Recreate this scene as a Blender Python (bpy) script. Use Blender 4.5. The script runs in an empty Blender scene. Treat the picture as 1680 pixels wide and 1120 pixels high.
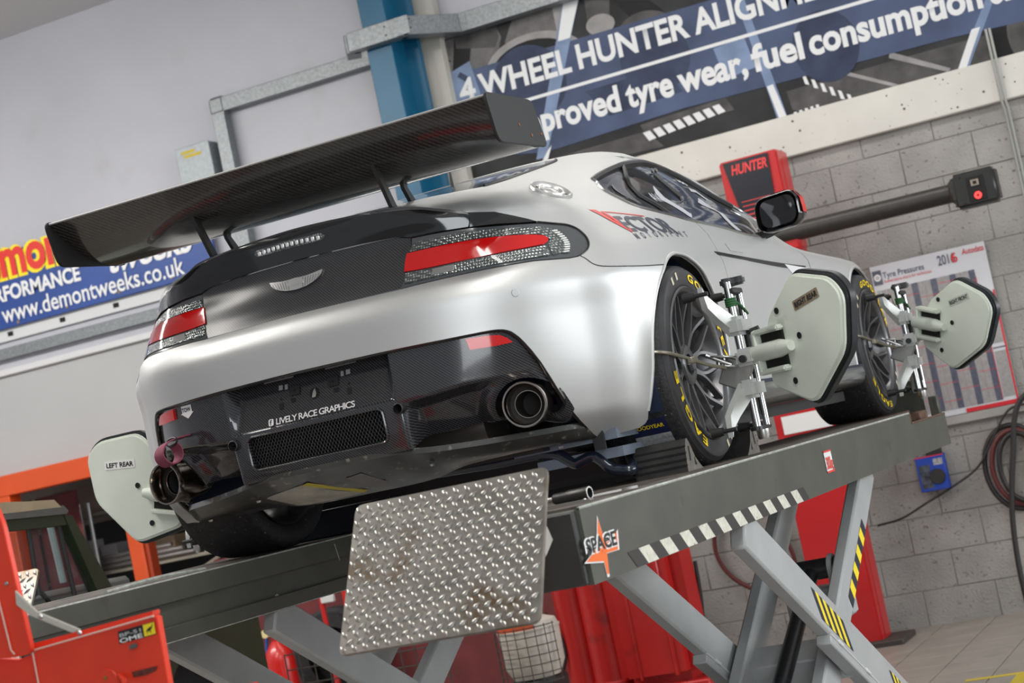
import bpy, bmesh, math, random
import numpy as np
from mathutils import Vector, Matrix
from mathutils.geometry import delaunay_2d_cdt
random.seed(7)
SC=bpy.context.scene
COL=SC.collection
H=1.39                      # height of the lift runways above the floor
# ------------------------------------------------------------------ camera
YAW,PITCH,ROLL,FPX=0.40783966,0.06387284,-0.20499926,3047.52
CAM=np.array([2.71644748,-5.57839721,0.1309384+H])
def _rot():
    cy,sy=math.cos(YAW),math.sin(YAW);cp,sp=math.cos(PITCH),math.sin(PITCH)
    f=np.array([-sy*cp,cy*cp,sp]); r=np.array([cy,sy,0.]); u=np.cross(r,f)
    cr,sr=math.cos(ROLL),math.sin(ROLL)
    return np.array([cr*r+sr*u, -(-sr*r+cr*u), f])
RM=_rot()
cam=bpy.data.cameras.new('camera'); cob=bpy.data.objects.new('camera',cam); COL.objects.link(cob)
cam.sensor_width=36; cam.lens=FPX/1680*36; cam.clip_end=200
m=Matrix.Identity(4)
for i in range(3):
    m[i][0]=RM[0][i]; m[i][1]=-RM[1][i]; m[i][2]=-RM[2][i]; m[i][3]=CAM[i]
cob.matrix_world=m; SC.camera=cob
cam.dof.use_dof=True; cam.dof.focus_distance=6.0; cam.dof.aperture_fstop=5.0
def W(px,py,X=None,Y=None,Z=None):
    """ray through a pixel met with a plane of the room: a world point"""
    d=RM.T@np.array([(px-840)/FPX,(py-560)/FPX,1.])
    t=(X-CAM[0])/d[0] if X is not None else (Y-CAM[1])/d[1] if Y is not None else (Z-CAM[2])/d[2]
    return Vector(CAM+d*t)
# ------------------------------------------------------------------ light
wd=bpy.data.worlds.new('daylight'); SC.world=wd; wd.use_nodes=True
bg=wd.node_tree.nodes['Background']; bg.inputs[0].default_value=(.86,.93,1.0,1); bg.inputs[1].default_value=.30
def area(name,loc,target,sx,sy,power,color=(1,1,1)):
    l=bpy.data.lights.new(name,'AREA'); l.shape='RECTANGLE'; l.size=sx; l.size_y=sy; l.energy=power; l.color=color
    o=bpy.data.objects.new(name,l); COL.objects.link(o); o.location=loc
    o.rotation_euler=(Vector(target)-Vector(loc)).to_track_quat('-Z','Y').to_euler(); return o
area('doorway_daylight',(6.0,-9.5,2.6),(0,0,1.7),3.6,4.0,200,(.93,.97,1.0))
area('side_fill_light',(9.0,3.0,2.6),(0.9,1.2,1.7),9.0,2.4,430,(.96,.98,1.0))  # added light off to the right, stretched forward to brighten the car flank
area('ceiling_fill_light_a',(2.6,-2.6,5.0),(2.4,-2.2,0),.5,4.0,85,(1,.97,.92))  # overhead fill, added because the ceiling blocks the top light
area('ceiling_fill_light_b',(-2.6,-1.5,5.0),(-2.4,-1.2,0),.5,4.0,120,(1,.97,.92))
area('ceiling_fill_light_c',(0.0,3.9,5.0),(0.0,4.4,0),5.0,.5,55,(1,.97,.92))
area('left_wall_fill_light',(-6.3,1.2,5.0),(-6.3,3.2,0),5.0,.5,230,(1,.97,.92))  # extra overhead fill, added to brighten the left wall
SC.view_settings.view_transform='Standard'; SC.view_settings.look='None'
SC.view_settings.exposure=0.36; SC.view_settings.gamma=1
# ------------------------------------------------------------------ materials
MATS={}
def mat(name,col,rough=.5,metal=0.,noise=0.,nscale=20.,bump=0.,bscale=60.,coat=0.,alpha=1.,emit=0.,trans=0.,spec=None,dirt=None,stretch=None,world=False):
    if name in MATS: return MATS[name]
    M=bpy.data.materials.new(name); M.use_nodes=True; nt=M.node_tree; N=nt.nodes; L=nt.links
    b=N['Principled BSDF']; c=tuple(col)+(1,)
    b.inputs['Base Color'].default_value=c; b.inputs['Roughness'].default_value=rough; b.inputs['Metallic'].default_value=metal
    b.inputs['Coat Weight'].default_value=coat; b.inputs['Coat Roughness'].default_value=.06
    b.inputs['Alpha'].default_value=alpha; b.inputs['Transmission Weight'].default_value=trans
    if spec is not None: b.inputs['Specular IOR Level'].default_value=spec
    if emit: b.inputs['Emission Color'].default_value=c; b.inputs['Emission Strength'].default_value=emit
    if noise or bump or dirt:
        tc=N.new('ShaderNodeNewGeometry' if world else 'ShaderNodeTexCoord'); src=tc.outputs['Position' if world else 'Object']
        if stretch:
            mp=N.new('ShaderNodeMapping'); mp.inputs['Scale'].default_value=stretch; L.new(src,mp.inputs[0]); src=mp.outputs[0]
    if noise:
        n=N.new('ShaderNodeTexNoise'); n.inputs['Scale'].default_value=nscale; n.inputs['Detail'].default_value=5; L.new(src,n.inputs['Vector'])
        r=N.new('ShaderNodeValToRGB'); r.color_ramp.elements[0].position=.3; r.color_ramp.elements[1].position=.7
        r.color_ramp.elements[0].color=tuple(max(0,x*(1-noise)) for x in col)+(1,); r.color_ramp.elements[1].color=tuple(min(1,x*(1+noise)) for x in col)+(1,)
        L.new(n.outputs[0],r.inputs[0]); last=r.outputs[0]
        if dirt:
            n2=N.new('ShaderNodeTexNoise'); n2.inputs['Scale'].default_value=dirt[1]; n2.inputs['Detail'].default_value=8; L.new(src,n2.inputs['Vector'])
            r2=N.new('ShaderNodeValToRGB'); r2.color_ramp.elements[0].position=dirt[2]; r2.color_ramp.elements[1].position=dirt[2]+dirt[3]
            L.new(n2.outputs[0],r2.inputs[0]); mx=N.new('ShaderNodeMixRGB'); L.new(r2.outputs[0],mx.inputs[0]); L.new(last,mx.inputs[1]); mx.inputs[2].default_value=tuple(dirt[0])+(1,); last=mx.outputs[0]
        L.new(last,b.inputs['Base Color'])
    if bump:
        n=N.new('ShaderNodeTexNoise'); n.inputs['Scale'].default_value=bscale; n.inputs['Detail'].default_value=4; L.new(src,n.inputs['Vector'])
        bp=N.new('ShaderNodeBump'); bp.inputs['Strength'].default_value=bump; bp.inputs['Distance'].default_value=.01; L.new(n.outputs[0],bp.inputs['Height']); L.new(bp.outputs[0],b.inputs['Normal'])
    MATS[name]=M; return M
def carbon(name,base=(.012,.012,.013),hi=(.05,.05,.055),rough=.16,freq=150.,ang=.785,coat=.6):
    if name in MATS: return MATS[name]
    M=bpy.data.materials.new(name); M.use_nodes=True; nt=M.node_tree; N=nt.nodes; L=nt.links; b=N['Principled BSDF']
    tc=N.new('ShaderNodeTexCoord'); mp=N.new('ShaderNodeMapping'); mp.inputs['Rotation'].default_value=(0,ang,0); L.new(tc.outputs['Object'],mp.inputs[0])
    w=N.new('ShaderNodeTexWave'); w.bands_direction='X'; w.inputs['Scale'].default_value=freq/6.2832*2; w.inputs['Distortion'].default_value=0; L.new(mp.outputs[0],w.inputs['Vector'])
    w2=N.new('ShaderNodeTexWave'); w2.bands_direction='Z'; w2.inputs['Scale'].default_value=freq/6.2832*2; w2.inputs['Distortion'].default_value=0; L.new(mp.outputs[0],w2.inputs['Vector'])
    mm=N.new('ShaderNodeMath'); mm.operation='MULTIPLY'; mm.inputs[1].default_value=.35; L.new(w2.outputs['Fac'],mm.inputs[0])
    ad=N.new('ShaderNodeMath'); ad.operation='ADD'; L.new(w.outputs['Fac'],ad.inputs[0]); L.new(mm.outputs[0],ad.inputs[1])
    r=N.new('ShaderNodeValToRGB'); r.color_ramp.elements[0].position=.35; r.color_ramp.elements[1].position=1; r.color_ramp.elements[0].color=base+(1,); r.color_ramp.elements[1].color=hi+(1,)
    L.new(ad.outputs[0],r.inputs[0]); L.new(r.outputs[0],b.inputs['Base Color'])
    b.inputs['Roughness'].default_value=rough; b.inputs['Coat Weight'].default_value=coat; b.inputs['Coat Roughness'].default_value=.05
    MATS[name]=M; return M
def stripes(name,c1,c2,period,direction='X',rough=.5,duty=.5,rot=(0,0,0)):
    if name in MATS: return MATS[name]
    M=bpy.data.materials.new(name); M.use_nodes=True; nt=M.node_tree; N=nt.nodes; L=nt.links; b=N['Principled BSDF']
    tc=N.new('ShaderNodeTexCoord'); mp=N.new('ShaderNodeMapping'); mp.inputs['Rotation'].default_value=rot; L.new(tc.outputs['Object'],mp.inputs[0])
    w=N.new('ShaderNodeTexWave'); w.bands_direction=direction; w.inputs['Scale'].default_value=.314159/period; w.inputs['Distortion'].default_value=0; L.new(mp.outputs[0],w.inputs['Vector'])
    r=N.new('ShaderNodeValToRGB'); r.color_ramp.interpolation='CONSTANT'; r.color_ramp.elements[0].color=tuple(c1)+(1,); r.color_ramp.elements[1].position=duty; r.color_ramp.elements[1].color=tuple(c2)+(1,)
    L.new(w.outputs['Fac'],r.inputs[0]); L.new(r.outputs[0],b.inputs['Base Color']); b.inputs['Roughness'].default_value=rough
    MATS[name]=M; return M
# ------------------------------------------------------------------ mesh helpers
def link(name,me,material=None,parent=None,label=None,cat=None,group=None,kind=None,loc=None):
    o=bpy.data.objects.new(name,me); COL.objects.link(o)
    if material is not None and me is not None: me.materials.append(material)
    if parent is not None: o.parent=parent
    if loc is not None: o.location=loc
    if label: o['label']=label
    if cat: o['category']=cat
    if group: o['group']=group
    if kind: o['kind']=kind
    return o
def empty(name,loc,label,cat,group=None,rz=0,kind=None):
    o=link(name,None,None,None,label,cat,group,kind,loc); o.empty_display_size=.1; o.rotation_euler=(0,0,rz); return o
def pymesh(name,v,f,smooth=False,sharp=None):
    me=bpy.data.meshes.new(name); me.from_pydata([tuple(x) for x in v],[],f); me.validate(); me.update()
    if smooth:
        for p in me.polygons: p.use_smooth=True
        if sharp: me.set_sharp_from_angle(angle=math.radians(sharp))
    return me
def bmmesh(name,bm,smooth=False,sharp=35):
    bmesh.ops.recalc_face_normals(bm,faces=bm.faces)
    me=bpy.data.meshes.new(name); bm.to_mesh(me); bm.free()
    if smooth:
        for p in me.polygons: p.use_smooth=True
        if sharp: me.set_sharp_from_angle(angle=math.radians(sharp))
    return me
def boxbm(bm,c,s,M=None,bev=0.,seg=1):
    r=bmesh.ops.create_cube(bm,size=1.); vs=r['verts']
    bmesh.ops.scale(bm,vec=s,verts=vs)
    if bev:
        es=list({e for v in vs for e in v.link_edges}); rr=bmesh.ops.bevel(bm,geom=es,offset=bev,segments=seg,affect='EDGES',clamp_overlap=True)
        vs=list({v for f in rr['faces'] for v in f.verts}|{v for v in vs if v.is_valid})
        seen=set(vs); stack=list(vs)
        while stack:
            v=stack.pop()
            for e in v.link_edges:
                w=e.other_vert(v)
                if w not in seen: seen.add(w); stack.append(w)
        vs=list(seen)
    if M is not None: bmesh.ops.transform(bm,matrix=M,verts=vs)
    bmesh.ops.translate(bm,vec=c,verts=vs); return vs
def box(name,c,s,material,parent=None,bev=0.,rot=None,seg=1,**k):
    bm=bmesh.new(); M=None
    if rot is not None: M=Matrix.Rotation(rot[2],4,'Z')@Matrix.Rotation(rot[1],4,'Y')@Matrix.Rotation(rot[0],4,'X')
    boxbm(bm,c,s,M,bev,seg); return link(name,bmmesh(name,bm,bool(bev),40),material,parent,**k)
def frame_of(d):
    d=Vector(d).normalized(); a=Vector((0,0,1)) if abs(d.z)<.9 else Vector((1,0,0))
    x=a.cross(d).normalized(); return x,d.cross(x).normalized(),d
def tubebm(bm,pts,r,n=10,cap=True,closed=False):
    pts=[Vector(p) for p in pts]; rings=[]; K=len(pts); px=None
    for i,p in enumerate(pts):
        a=pts[(i-1)%K] if (i>0 or closed) else p; b=pts[(i+1)%K] if (i<K-1 or closed) else p
        d=(b-a)
        if d.length<1e-9: d=Vector((0,0,1))
        d.normalize()
        if px is None: x,y,_=frame_of(d)
        else:
            x=px-d*px.dot(d)
            if x.length<1e-6: x,_,_=frame_of(d)
            x.normalize(); y=d.cross(x)
        px=x; rr=r[i] if isinstance(r,(list,tuple)) else r
        rings.append([bm.verts.new(p+x*(rr*math.cos(t))+y*(rr*math.sin(t))) for t in [2*math.pi*j/n for j in range(n)]])
    for i in range(K if closed else K-1):
        A=rings[i];B=rings[(i+1)%K]
        for j in range(n): bm.faces.new((A[j],A[(j+1)%n],B[(j+1)%n],B[j]))
    if cap and not closed:
        bm.faces.new(rings[0][::-1]); bm.faces.new(rings[-1])
def tube(name,pts,r,material,parent=None,n=10,closed=False,**k):
    bm=bmesh.new(); tubebm(bm,pts,r,n,True,closed); return link(name,bmmesh(name,bm,True,50),material,parent,**k)
def spline(pts,n=8,closed=False):
    P=[Vector(p) for p in pts]; K=len(P); out=[]
    for i in range(K if closed else K-1):
        p0=P[(i-1)%K] if (i>0 or closed) else P[i]*2-P[i+1]; p1=P[i];p2=P[(i+1)%K]
        p3=P[(i+2)%K] if (i+2<K or closed) else p2*2-p1
        for j in range(n):
            t=j/n; out.append(.5*((2*p1)+(p2-p0)*t+(2*p0-5*p1+4*p2-p3)*t*t+(3*p1-p0-3*p2+p3)*t**3))
    if not closed: out.append(P[-1])
    return out
def lathe(name,prof,material,parent=None,n=48,axis='X',smooth=True,sharp=35,M=None,closed=False,**k):
    """profile of (radius, along) turned about an axis through the origin"""
    v=[];f=[];K=len(prof)
    for i in range(n):
        t=2*math.pi*i/n
        for r,a in prof:
            c,s=r*math.cos(t),r*math.sin(t)
            p=Vector((a,c,s)) if axis=='X' else Vector((s,a,c)) if axis=='Y' else Vector((c,s,a))
            v.append(M@p if M is not None else p)
    for i in range(n):
        for j in range(K-1+(1 if closed else 0)):
            a=i*K+j;b=i*K+(j+1)%K;c=((i+1)%n)*K+(j+1)%K;d=((i+1)%n)*K+j; f.append((a,b,c,d))
    bm=bmesh.new(); me=pymesh(name,v,f); bm.from_mesh(me); bpy.data.meshes.remove(me); bmesh.ops.remove_doubles(bm,verts=bm.verts,dist=1e-6)
    return link(name,bmmesh(name,bm,smooth,sharp),material,parent,**k)
def tri2d(poly,holes=(),grid=None,reg=None):
    """triangulate a polygon with holes, optionally with inner grid points; returns 2D points and triangles"""
    pts=[];edges=[]
    for lp in [poly]+list(holes):
        s=len(pts); pts+= [tuple(p) for p in lp]; n=len(lp); edges+=[(s+i,s+(i+1)%n) for i in range(n)]
    def inside(lp,x,y):
        c=False;n=len(lp);j=n-1
        for i in range(n):
            xi,yi=lp[i];xj,yj=lp[j]
            if (yi>y)!=(yj>y) and x<(xj-xi)*(y-yi)/(yj-yi)+xi: c=not c
            j=i
        return c
    if grid:
        ga,gb=grid; A=np.array(pts); segs=[(A[a],A[b]) for a,b in edges]
        SA=np.array([s[0] for s in segs]);SB=np.array([s[1] for s in segs]);D=SB-SA;LL=(D**2).sum(1)+1e-12
        x0,y0=A.min(0);x1,y1=A.max(0); tol=.35*min(ga,gb)
        for x in np.arange(math.floor(x0/ga)*ga,x1+ga,ga):
            for y in np.arange(math.floor(y0/gb)*gb,y1+gb,gb):
                if inside(poly,x,y) and not any(inside(h,x,y) for h in holes):
                    q=np.array([x,y]); t=np.clip(((q-SA)*D).sum(1)/LL,0,1); d=np.hypot(*(SA+D*t[:,None]-q).T).min()
                    if d>tol: pts.append((x,y))
    vo,_,fo,_,_,_=delaunay_2d_cdt([Vector(p) for p in pts],edges,[],0,1e-6)
    out=[]
    for t in fo:
        cx=sum(vo[i].x for i in t)/len(t); cy=sum(vo[i].y for i in t)/len(t)
        if inside(poly,cx,cy) and not any(inside(h,cx,cy) for h in holes): out.append(tuple(t))
    return [(p.x,p.y) for p in vo],out
def plate(name,poly,fn,thick,material,parent=None,holes=(),bev=0.,smooth=True,**k):
    """flat plate: polygon in plane coordinates, fn(a,b,t) -> 3D with t the depth"""
    v2,tr=tri2d(poly,holes); n=len(v2)
    v=[fn(a,b,0.) for a,b in v2]+[fn(a,b,thick) for a,b in v2]
    f=[t for t in tr]+[tuple(n+i for i in t[::-1]) for t in tr]
    cnt={}
    for t in tr:
        for i in range(len(t)):
            e=(t[i],t[(i+1)%len(t)]); cnt[e]=1
    for (a,b) in list(cnt):
        if (b,a) not in cnt: f.append((b,a,n+a,n+b))
    bm=bmesh.new(); me=pymesh(name,v,f); bm.from_mesh(me); bpy.data.meshes.remove(me)
    bmesh.ops.dissolve_limit(bm,angle_limit=.01,verts=bm.verts,edges=bm.edges)
    if bev:
        bmesh.ops.recalc_face_normals(bm,faces=bm.faces)
        es=[e for e in bm.edges if len(e.link_faces)==2 and e.calc_face_angle(0)>.6]
        bmesh.ops.bevel(bm,geom=es,offset=bev,segments=2,affect='EDGES',clamp_overlap=True)
    return link(name,bmmesh(name,bm,smooth,30),material,parent,**k)
def rrect(x0,y0,x1,y1,r,n=5):
    out=[]
    for cx,cy,a0 in ((x1-r,y1-r,0),(x0+r,y1-r,90),(x0+r,y0+r,180),(x1-r,y0+r,270)):
        for i in range(n+1):
            t=math.radians(a0+90*i/n); out.append((cx+r*math.cos(t),cy+r*math.sin(t)))
    return out
def rpoly(pts,r,n=4):
    """polygon with rounded corners"""
    out=[];K=len(pts)
    for i in range(K):
        p=Vector(pts[i]).to_2d();a=Vector(pts[i-1]).to_2d();b=Vector(pts[(i+1)%K]).to_2d()
        da=(a-p);db=(b-p); la=min(r,da.length*.45);lb=min(r,db.length*.45); A=p+da.normalized()*la;B=p+db.normalized()*lb
        for j in range(n+1):
            t=j/n; q=A*(1-t)**2+p*2*t*(1-t)+B*t*t; out.append((q.x,q.y))
    return out
_fontcache={}
def text_mesh(s,size=1.,bold=0.,shear=0.,spacing=1.,extrude=.0,align='LEFT',width=1.):
    cu=bpy.data.curves.new('lettering','FONT'); cu.body=s; cu.size=size; cu.offset=bold*size; cu.shear=shear; cu.space_character=spacing
    cu.align_x=align; cu.fill_mode='FRONT' if not extrude else 'BOTH'; cu.extrude=extrude; cu.resolution_u=4
    o=bpy.data.objects.new('lettering',cu); COL.objects.link(o); bpy.context.view_layer.update()
    dg=bpy.context.evaluated_depsgraph_get(); me=bpy.data.meshes.new_from_object(o.evaluated_get(dg))
    bpy.data.objects.remove(o); bpy.data.curves.remove(cu)
    me.materials.clear()
    if width!=1.:
        for v in me.vertices: v.co.x*=width
    return me
def text_on(name,s,origin,ax,ay,size,material,parent=None,bold=0.,shear=0.,spacing=1.,lift=.002,align='LEFT',fit=None,**k):
    """flat lettering in a plane: origin is the baseline start, ax / ay the unit axes; fit = wanted width"""
    me=text_mesh(s,size,bold,shear,spacing,0.,align); ax=Vector(ax).normalized(); ay=Vector(ay).normalized(); n=ax.cross(ay); o=Vector(origin)
    sx=1.
    if fit:
        xs=[v.co.x for v in me.vertices]; sx=fit/(max(xs)-min(xs))
    for v in me.vertices: v.co=o+ax*(v.co.x*sx)+ay*v.co.y+n*lift
    return link(name,me,material,parent,**k)
def text_map(name,s,fn,size,material,parent=None,bold=0.,shear=0.,spacing=1.,align='LEFT',fit=None,cut=.01,**k):
    """lettering bent onto a surface by fn(x,y)"""
    me=text_mesh(s,size,bold,shear,spacing,0.,align); bm=bmesh.new(); bm.from_mesh(me); bpy.data.meshes.remove(me)
    xs=[v.co.x for v in bm.verts]; sx=(fit/(max(xs)-min(xs))) if fit else 1.
    for v in bm.verts: v.co.x*=sx
    x0=min(v.co.x for v in bm.verts);x1=max(v.co.x for v in bm.verts); y0=min(v.co.y for v in bm.verts);y1=max(v.co.y for v in bm.verts)
    for axis,a,b in ((0,x0,x1),(1,y0,y1)):
        t=a+cut
        while t<b:
            p=[0,0,0];p[axis]=t;q=[0,0,0];q[axis]=1
            bmesh.ops.bisect_plane(bm,geom=bm.verts[:]+bm.edges[:]+bm.faces[:],plane_co=p,plane_no=q); t+=cut
    for v in bm.verts: v.co=Vector(fn(v.co.x,v.co.y))
    me=bpy.data.meshes.new(name); bm.to_mesh(me); bm.free(); return link(name,me,material,parent,**k)
def decal(name,pts,material,parent=None,lift=None,**k):
    """thin flat print: 3D polygon points in order"""
    P=[Vector(p) for p in pts]; n=Vector((0,0,0))
    for i in range(len(P)): n+=(P[i]-P[0]).cross(P[(i+1)%len(P)]-P[0])
    n.normalize()
    x=(P[1]-P[0]).normalized(); y=n.cross(x); v2=[((p-P[0]).dot(x),(p-P[0]).dot(y)) for p in P]
    vv,tr=tri2d(v2); o=Vector(lift) if lift is not None else Vector((0,0,0))
    return link(name,pymesh(name,[P[0]+x*a+y*b+o for a,b in vv],tr),material,parent,**k)
def copy_tree(o,parent=None):
    c=o.copy(); COL.objects.link(c); c.parent=parent
    for ch in list(o.children): copy_tree(ch,c)
    return c
# ------------------------------------------------------------------ car body surface: waterlines, half plan outlines (x,y) at heights
LV=[
(.14,[(0,-.80),(.3,-.78),(.48,-.70),(.60,-.58),(.715,-.44),(.81,-.36),(.86,0),(.86,.5),(.84,1.1),(.84,1.8),(.86,2.6),(.78,3.05),(.45,3.3),(0,3.4)]),
(.24,[(0,-.86),(.3,-.84),(.5,-.77),(.63,-.66),(.755,-.52),(.86,-.38),(.905,0),(.895,.5),(.87,1.1),(.865,1.8),(.885,2.6),(.81,3.07),(.48,3.35),(0,3.46)]),
(.40,[(0,-.87),(.3,-.852),(.5,-.79),(.645,-.69),(.775,-.54),(.893,-.372),(.94,0),(.905,.5),(.865,1.1),(.86,1.8),(.895,2.6),(.82,3.08),(.5,3.38),(0,3.5)]),
(.52,[(0,-.872),(.3,-.855),(.5,-.80),(.65,-.70),(.778,-.54),(.897,-.37),(.946,0),(.91,.5),(.862,1.1),(.86,1.8),(.9,2.6),(.82,3.06),(.5,3.36),(0,3.48)]),
(.61,[(0,-.872),(.3,-.857),(.5,-.805),(.65,-.71),(.782,-.55),(.895,-.38),(.945,0),(.905,.5),(.86,1.1),(.857,1.8),(.895,2.6),(.81,3.0),(.49,3.28),(0,3.4)]),
(.665,[(0,-.85),(.3,-.833),(.5,-.785),(.645,-.695),(.77,-.54),(.875,-.36),(.928,0),(.89,.5),(.855,1.1),(.85,1.8),(.885,2.6),(.79,2.95),(.47,3.2),(0,3.3)]),
(.70,[(0,-.80),(.33,-.782),(.5,-.74),(.64,-.655),(.765,-.51),(.86,-.345),(.908,0),(.875,.5),(.845,1.1),(.84,1.8),(.865,2.6),(.77,2.9),(.45,3.1),(0,3.2)]),
(.77,[(0,-.785),(.35,-.75),(.5,-.71),(.62,-.63),(.735,-.49),(.815,-.33),(.865,0),(.85,.5),(.83,1.1),(.82,1.65),(.75,2.15),(.6,2.3),(.35,2.4),(0,2.45)]),
(.83,[(0,-.775),(.367,-.72),(.5,-.68),(.60,-.61),(.70,-.48),(.775,-.32),(.82,0),(.82,.5),(.81,1.05),(.785,1.62),(.68,2.05),(.5,2.14),(.27,2.2),(0,2.22)]),
(.88,[(0,-.78),(.36,-.73),(.48,-.69),(.575,-.62),(.655,-.51),(.725,-.35),(.77,.02),(.785,.5),(.785,1.05),(.755,1.6),(.62,1.98),(.44,2.07),(.22,2.12),(0,2.14)]),
(.925,[(0,-.785),(.33,-.735),(.44,-.635),(.53,-.57),(.605,-.48),(.67,-.34),(.728,0),(.745,.48),(.742,1.0),(.71,1.58),(.58,1.92),(.41,2.01),(.2,2.06),(0,2.08)]),
(.945,[(0,-.745),(.25,-.70),(.4,-.58),(.5,-.51),(.585,-.41),(.648,-.28),(.713,.03),(.732,.48),(.73,1.0),(.695,1.56),(.57,1.88),(.41,1.98),(.2,2.03),(0,2.05)]),
(.965,[(0,-.58),(.3,-.55),(.42,-.49),(.52,-.42),(.58,-.33),(.635,-.2),(.70,.08),(.72,.5),(.715,1.0),(.68,1.53),(.56,1.85),(.4,1.94),(.2,1.99),(0,2.01)]),
(1.0,[(0,-.38),(.3,-.35),(.42,-.31),(.51,-.25),(.575,-.17),(.63,-.05),(.68,.18),(.695,.55),(.69,1.0),(.655,1.5),(.54,1.8),(.39,1.89),(.2,1.94),(0,1.96)]),
(1.06,[(0,-.08),(.28,-.05),(.4,0),(.48,.06),(.54,.13),(.59,.22),(.622,.4),(.638,.7),(.632,1.05),(.605,1.45),(.5,1.68),(.36,1.77),(.18,1.82),(0,1.83)]),
(1.12,[(0,.26),(.26,.29),(.36,.33),(.43,.38),(.485,.43),(.53,.5),(.552,.62),(.563,.85),(.56,1.1),(.54,1.38),(.45,1.56),(.32,1.64),(.16,1.68),(0,1.69)]),
(1.165,[(0,.55),(.2,.56),(.3,.58),(.37,.61),(.42,.65),(.455,.70),(.475,.78),(.487,.95),(.487,1.12),(.47,1.3),(.4,1.42),(.28,1.48),(.14,1.51),(0,1.52)]),
(1.205,[(0,.78),(.15,.79),(.25,.82),(.32,.85),(.365,.89),(.395,.94),(.41,1.0),(.42,1.08),(.42,1.15),(.4,1.23),(.33,1.3),(.22,1.34),(.11,1.36),(0,1.37)]),
(1.225,[(0,.93),(.07,.93),(.12,.94),(.16,.96),(.19,.98),(.205,1.0),(.21,1.03),(.21,1.07),(.205,1.1),(.18,1.13),(.14,1.15),(.1,1.17),(.05,1.18),(0,1.18)]),
(1.23,[(0,1.04),(.01,1.04),(.02,1.045),(.025,1.05),(.03,1.05),(.03,1.055),(.03,1.06),(.03,1.06),(.03,1.065),(.025,1.07),(.02,1.07),(.015,1.07),(.01,1.075),(0,1.075)]),
]
ZL=np.array([l[0] for l in LV]); PL=np.array([l[1] for l in LV])  # L,14,2
def _slopes(z,v):
    h=np.diff(z)[:,None,None]; d=np.diff(v,axis=0)/h
    m=np.zeros_like(v); 
    w1=2*h[1:]+h[:-1]; w2=h[1:]+2*h[:-1]
    same=(d[1:]*d[:-1])>0
    with np.errstate(divide='ignore',invalid='ignore'):
        hm=(w1+w2)/(w1/d[:-1]+w2/d[1:])
    m[1:-1]=np.where(same,hm,0); m[0]=d[0]; m[-1]=d[-1]
    return m
ML=_slopes(ZL,PL)
def ctrl(z):
    z=min(max(z,ZL[0]),ZL[-1]); i=min(int(np.searchsorted(ZL,z,side='right'))-1,len(ZL)-2)
    h=ZL[i+1]-ZL[i]; t=(z-ZL[i])/h
    return ((2*t**3-3*t*t+1)*PL[i]+(t**3-2*t*t+t)*h*ML[i]+(-2*t**3+3*t*t)*PL[i+1]+(t**3-t*t)*h*ML[i+1])
_cc={}
def S(u,z):
    k=round(z,4)
    P=_cc.get(k)
    if P is None:
        c=ctrl(k); P=np.vstack([c[1]*[-1,1],c,c[-2]*[-1,1]]); _cc[k]=P
    i=min(max(int(u),0),12); t=u-i
    p0,p1,p2,p3=P[i],P[i+1],P[i+2],P[i+3]
    q=.5*((2*p1)+(p2-p0)*t+(2*p0-5*p1+4*p2-p3)*t*t+(3*p1-p0-3*p2+p3)*t**3)
    return np.array([q[0],q[1],z])
def SN(u,z,off=0.):
    z=min(max(z,.1401),1.2295); u=min(max(u,0.),13.)
    p=S(u,z)
    if not off: return Vector(p)
    e=.02; a=S(min(u+e,13),z)-S(max(u-e,0),z); b=S(u,min(z+.004,1.2295))-S(u,max(z-.004,.1401))
    n=np.cross(a,b); l=np.linalg.norm(n)
    if l<1e-12: n=np.array([0,0,1.]);l=1
    return Vector(p+n/l*off)
UA=.3
def densify(lp,step=.02):
    out=[]
    for i in range(len(lp)):
        a=lp[i];b=lp[(i+1)%len(lp)]; L=math.hypot((b[0]-a[0])*UA,b[1]-a[1]); n=max(1,int(L/step))
        for j in range(n): t=j/n; out.append((a[0]+(b[0]-a[0])*t,a[1]+(b[1]-a[1])*t))
    return out
def smooth_uz(pts,n=4): return [(p.x,p.y) for p in spline([(a,b,0) for a,b in pts],n)]
def patch(name,poly,material,parent,holes=(),off=0.,lip=.012,grid=(.03,.02),both=True,side=1,step=.02,**k):
    """a panel of the body: outline in (u,z) on the body surface, mirrored to the left unless both is off"""
    lp=[(u*UA,z) for u,z in densify(poly,step)]; hs=[[(u*UA,z) for u,z in densify(h,step)] for h in holes]
    v2,tr=tri2d(lp,hs,grid); fo=off if callable(off) else (lambda u,z:off)
    top=[SN(a/UA,b,fo(a/UA,b)) for a,b in v2]; E_={}
    for t in tr:
        for i in range(3): E_[(t[i],t[(i+1)%3])]=1
    be=[e for e in E_ if (e[1],e[0]) not in E_]; bset=sorted({i for e in be for i in e})
    v=list(top); f=list(tr)
    if lip:
        ix={}
        for i in bset:
            a,b=v2[i]; ix[i]=len(v); v.append(SN(a/UA,b,fo(a/UA,b)-lip))
        for a,b in be:
            if abs(top[a].x)<1e-4 and abs(top[b].x)<1e-4: continue
            f.append((b,a,ix[a],ix[b]))
    bm=bmesh.new()
    for s in ((1,-1) if both else (side,)):
        vs=[bm.verts.new((p.x*s,p.y,p.z)) for p in v]
        for t in f:
            try: bm.faces.new([vs[i] for i in (t if s>0 else t[::-1])])
            except ValueError: pass
    bmesh.ops.remove_doubles(bm,verts=bm.verts,dist=2e-4)
    me=bpy.data.meshes.new(name); bm.to_mesh(me); bm.free()
    for p in me.polygons: p.use_smooth=True
    me.set_sharp_from_angle(angle=math.radians(38))
    return link(name,me,material,parent,**k)
def uz_line(pts,off=0.,n=3,side=1): 
    return [Vector((p.x*side,p.y,p.z)) for p in [SN(u,z,off) for u,z in smooth_uz(pts,n)]]
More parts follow.
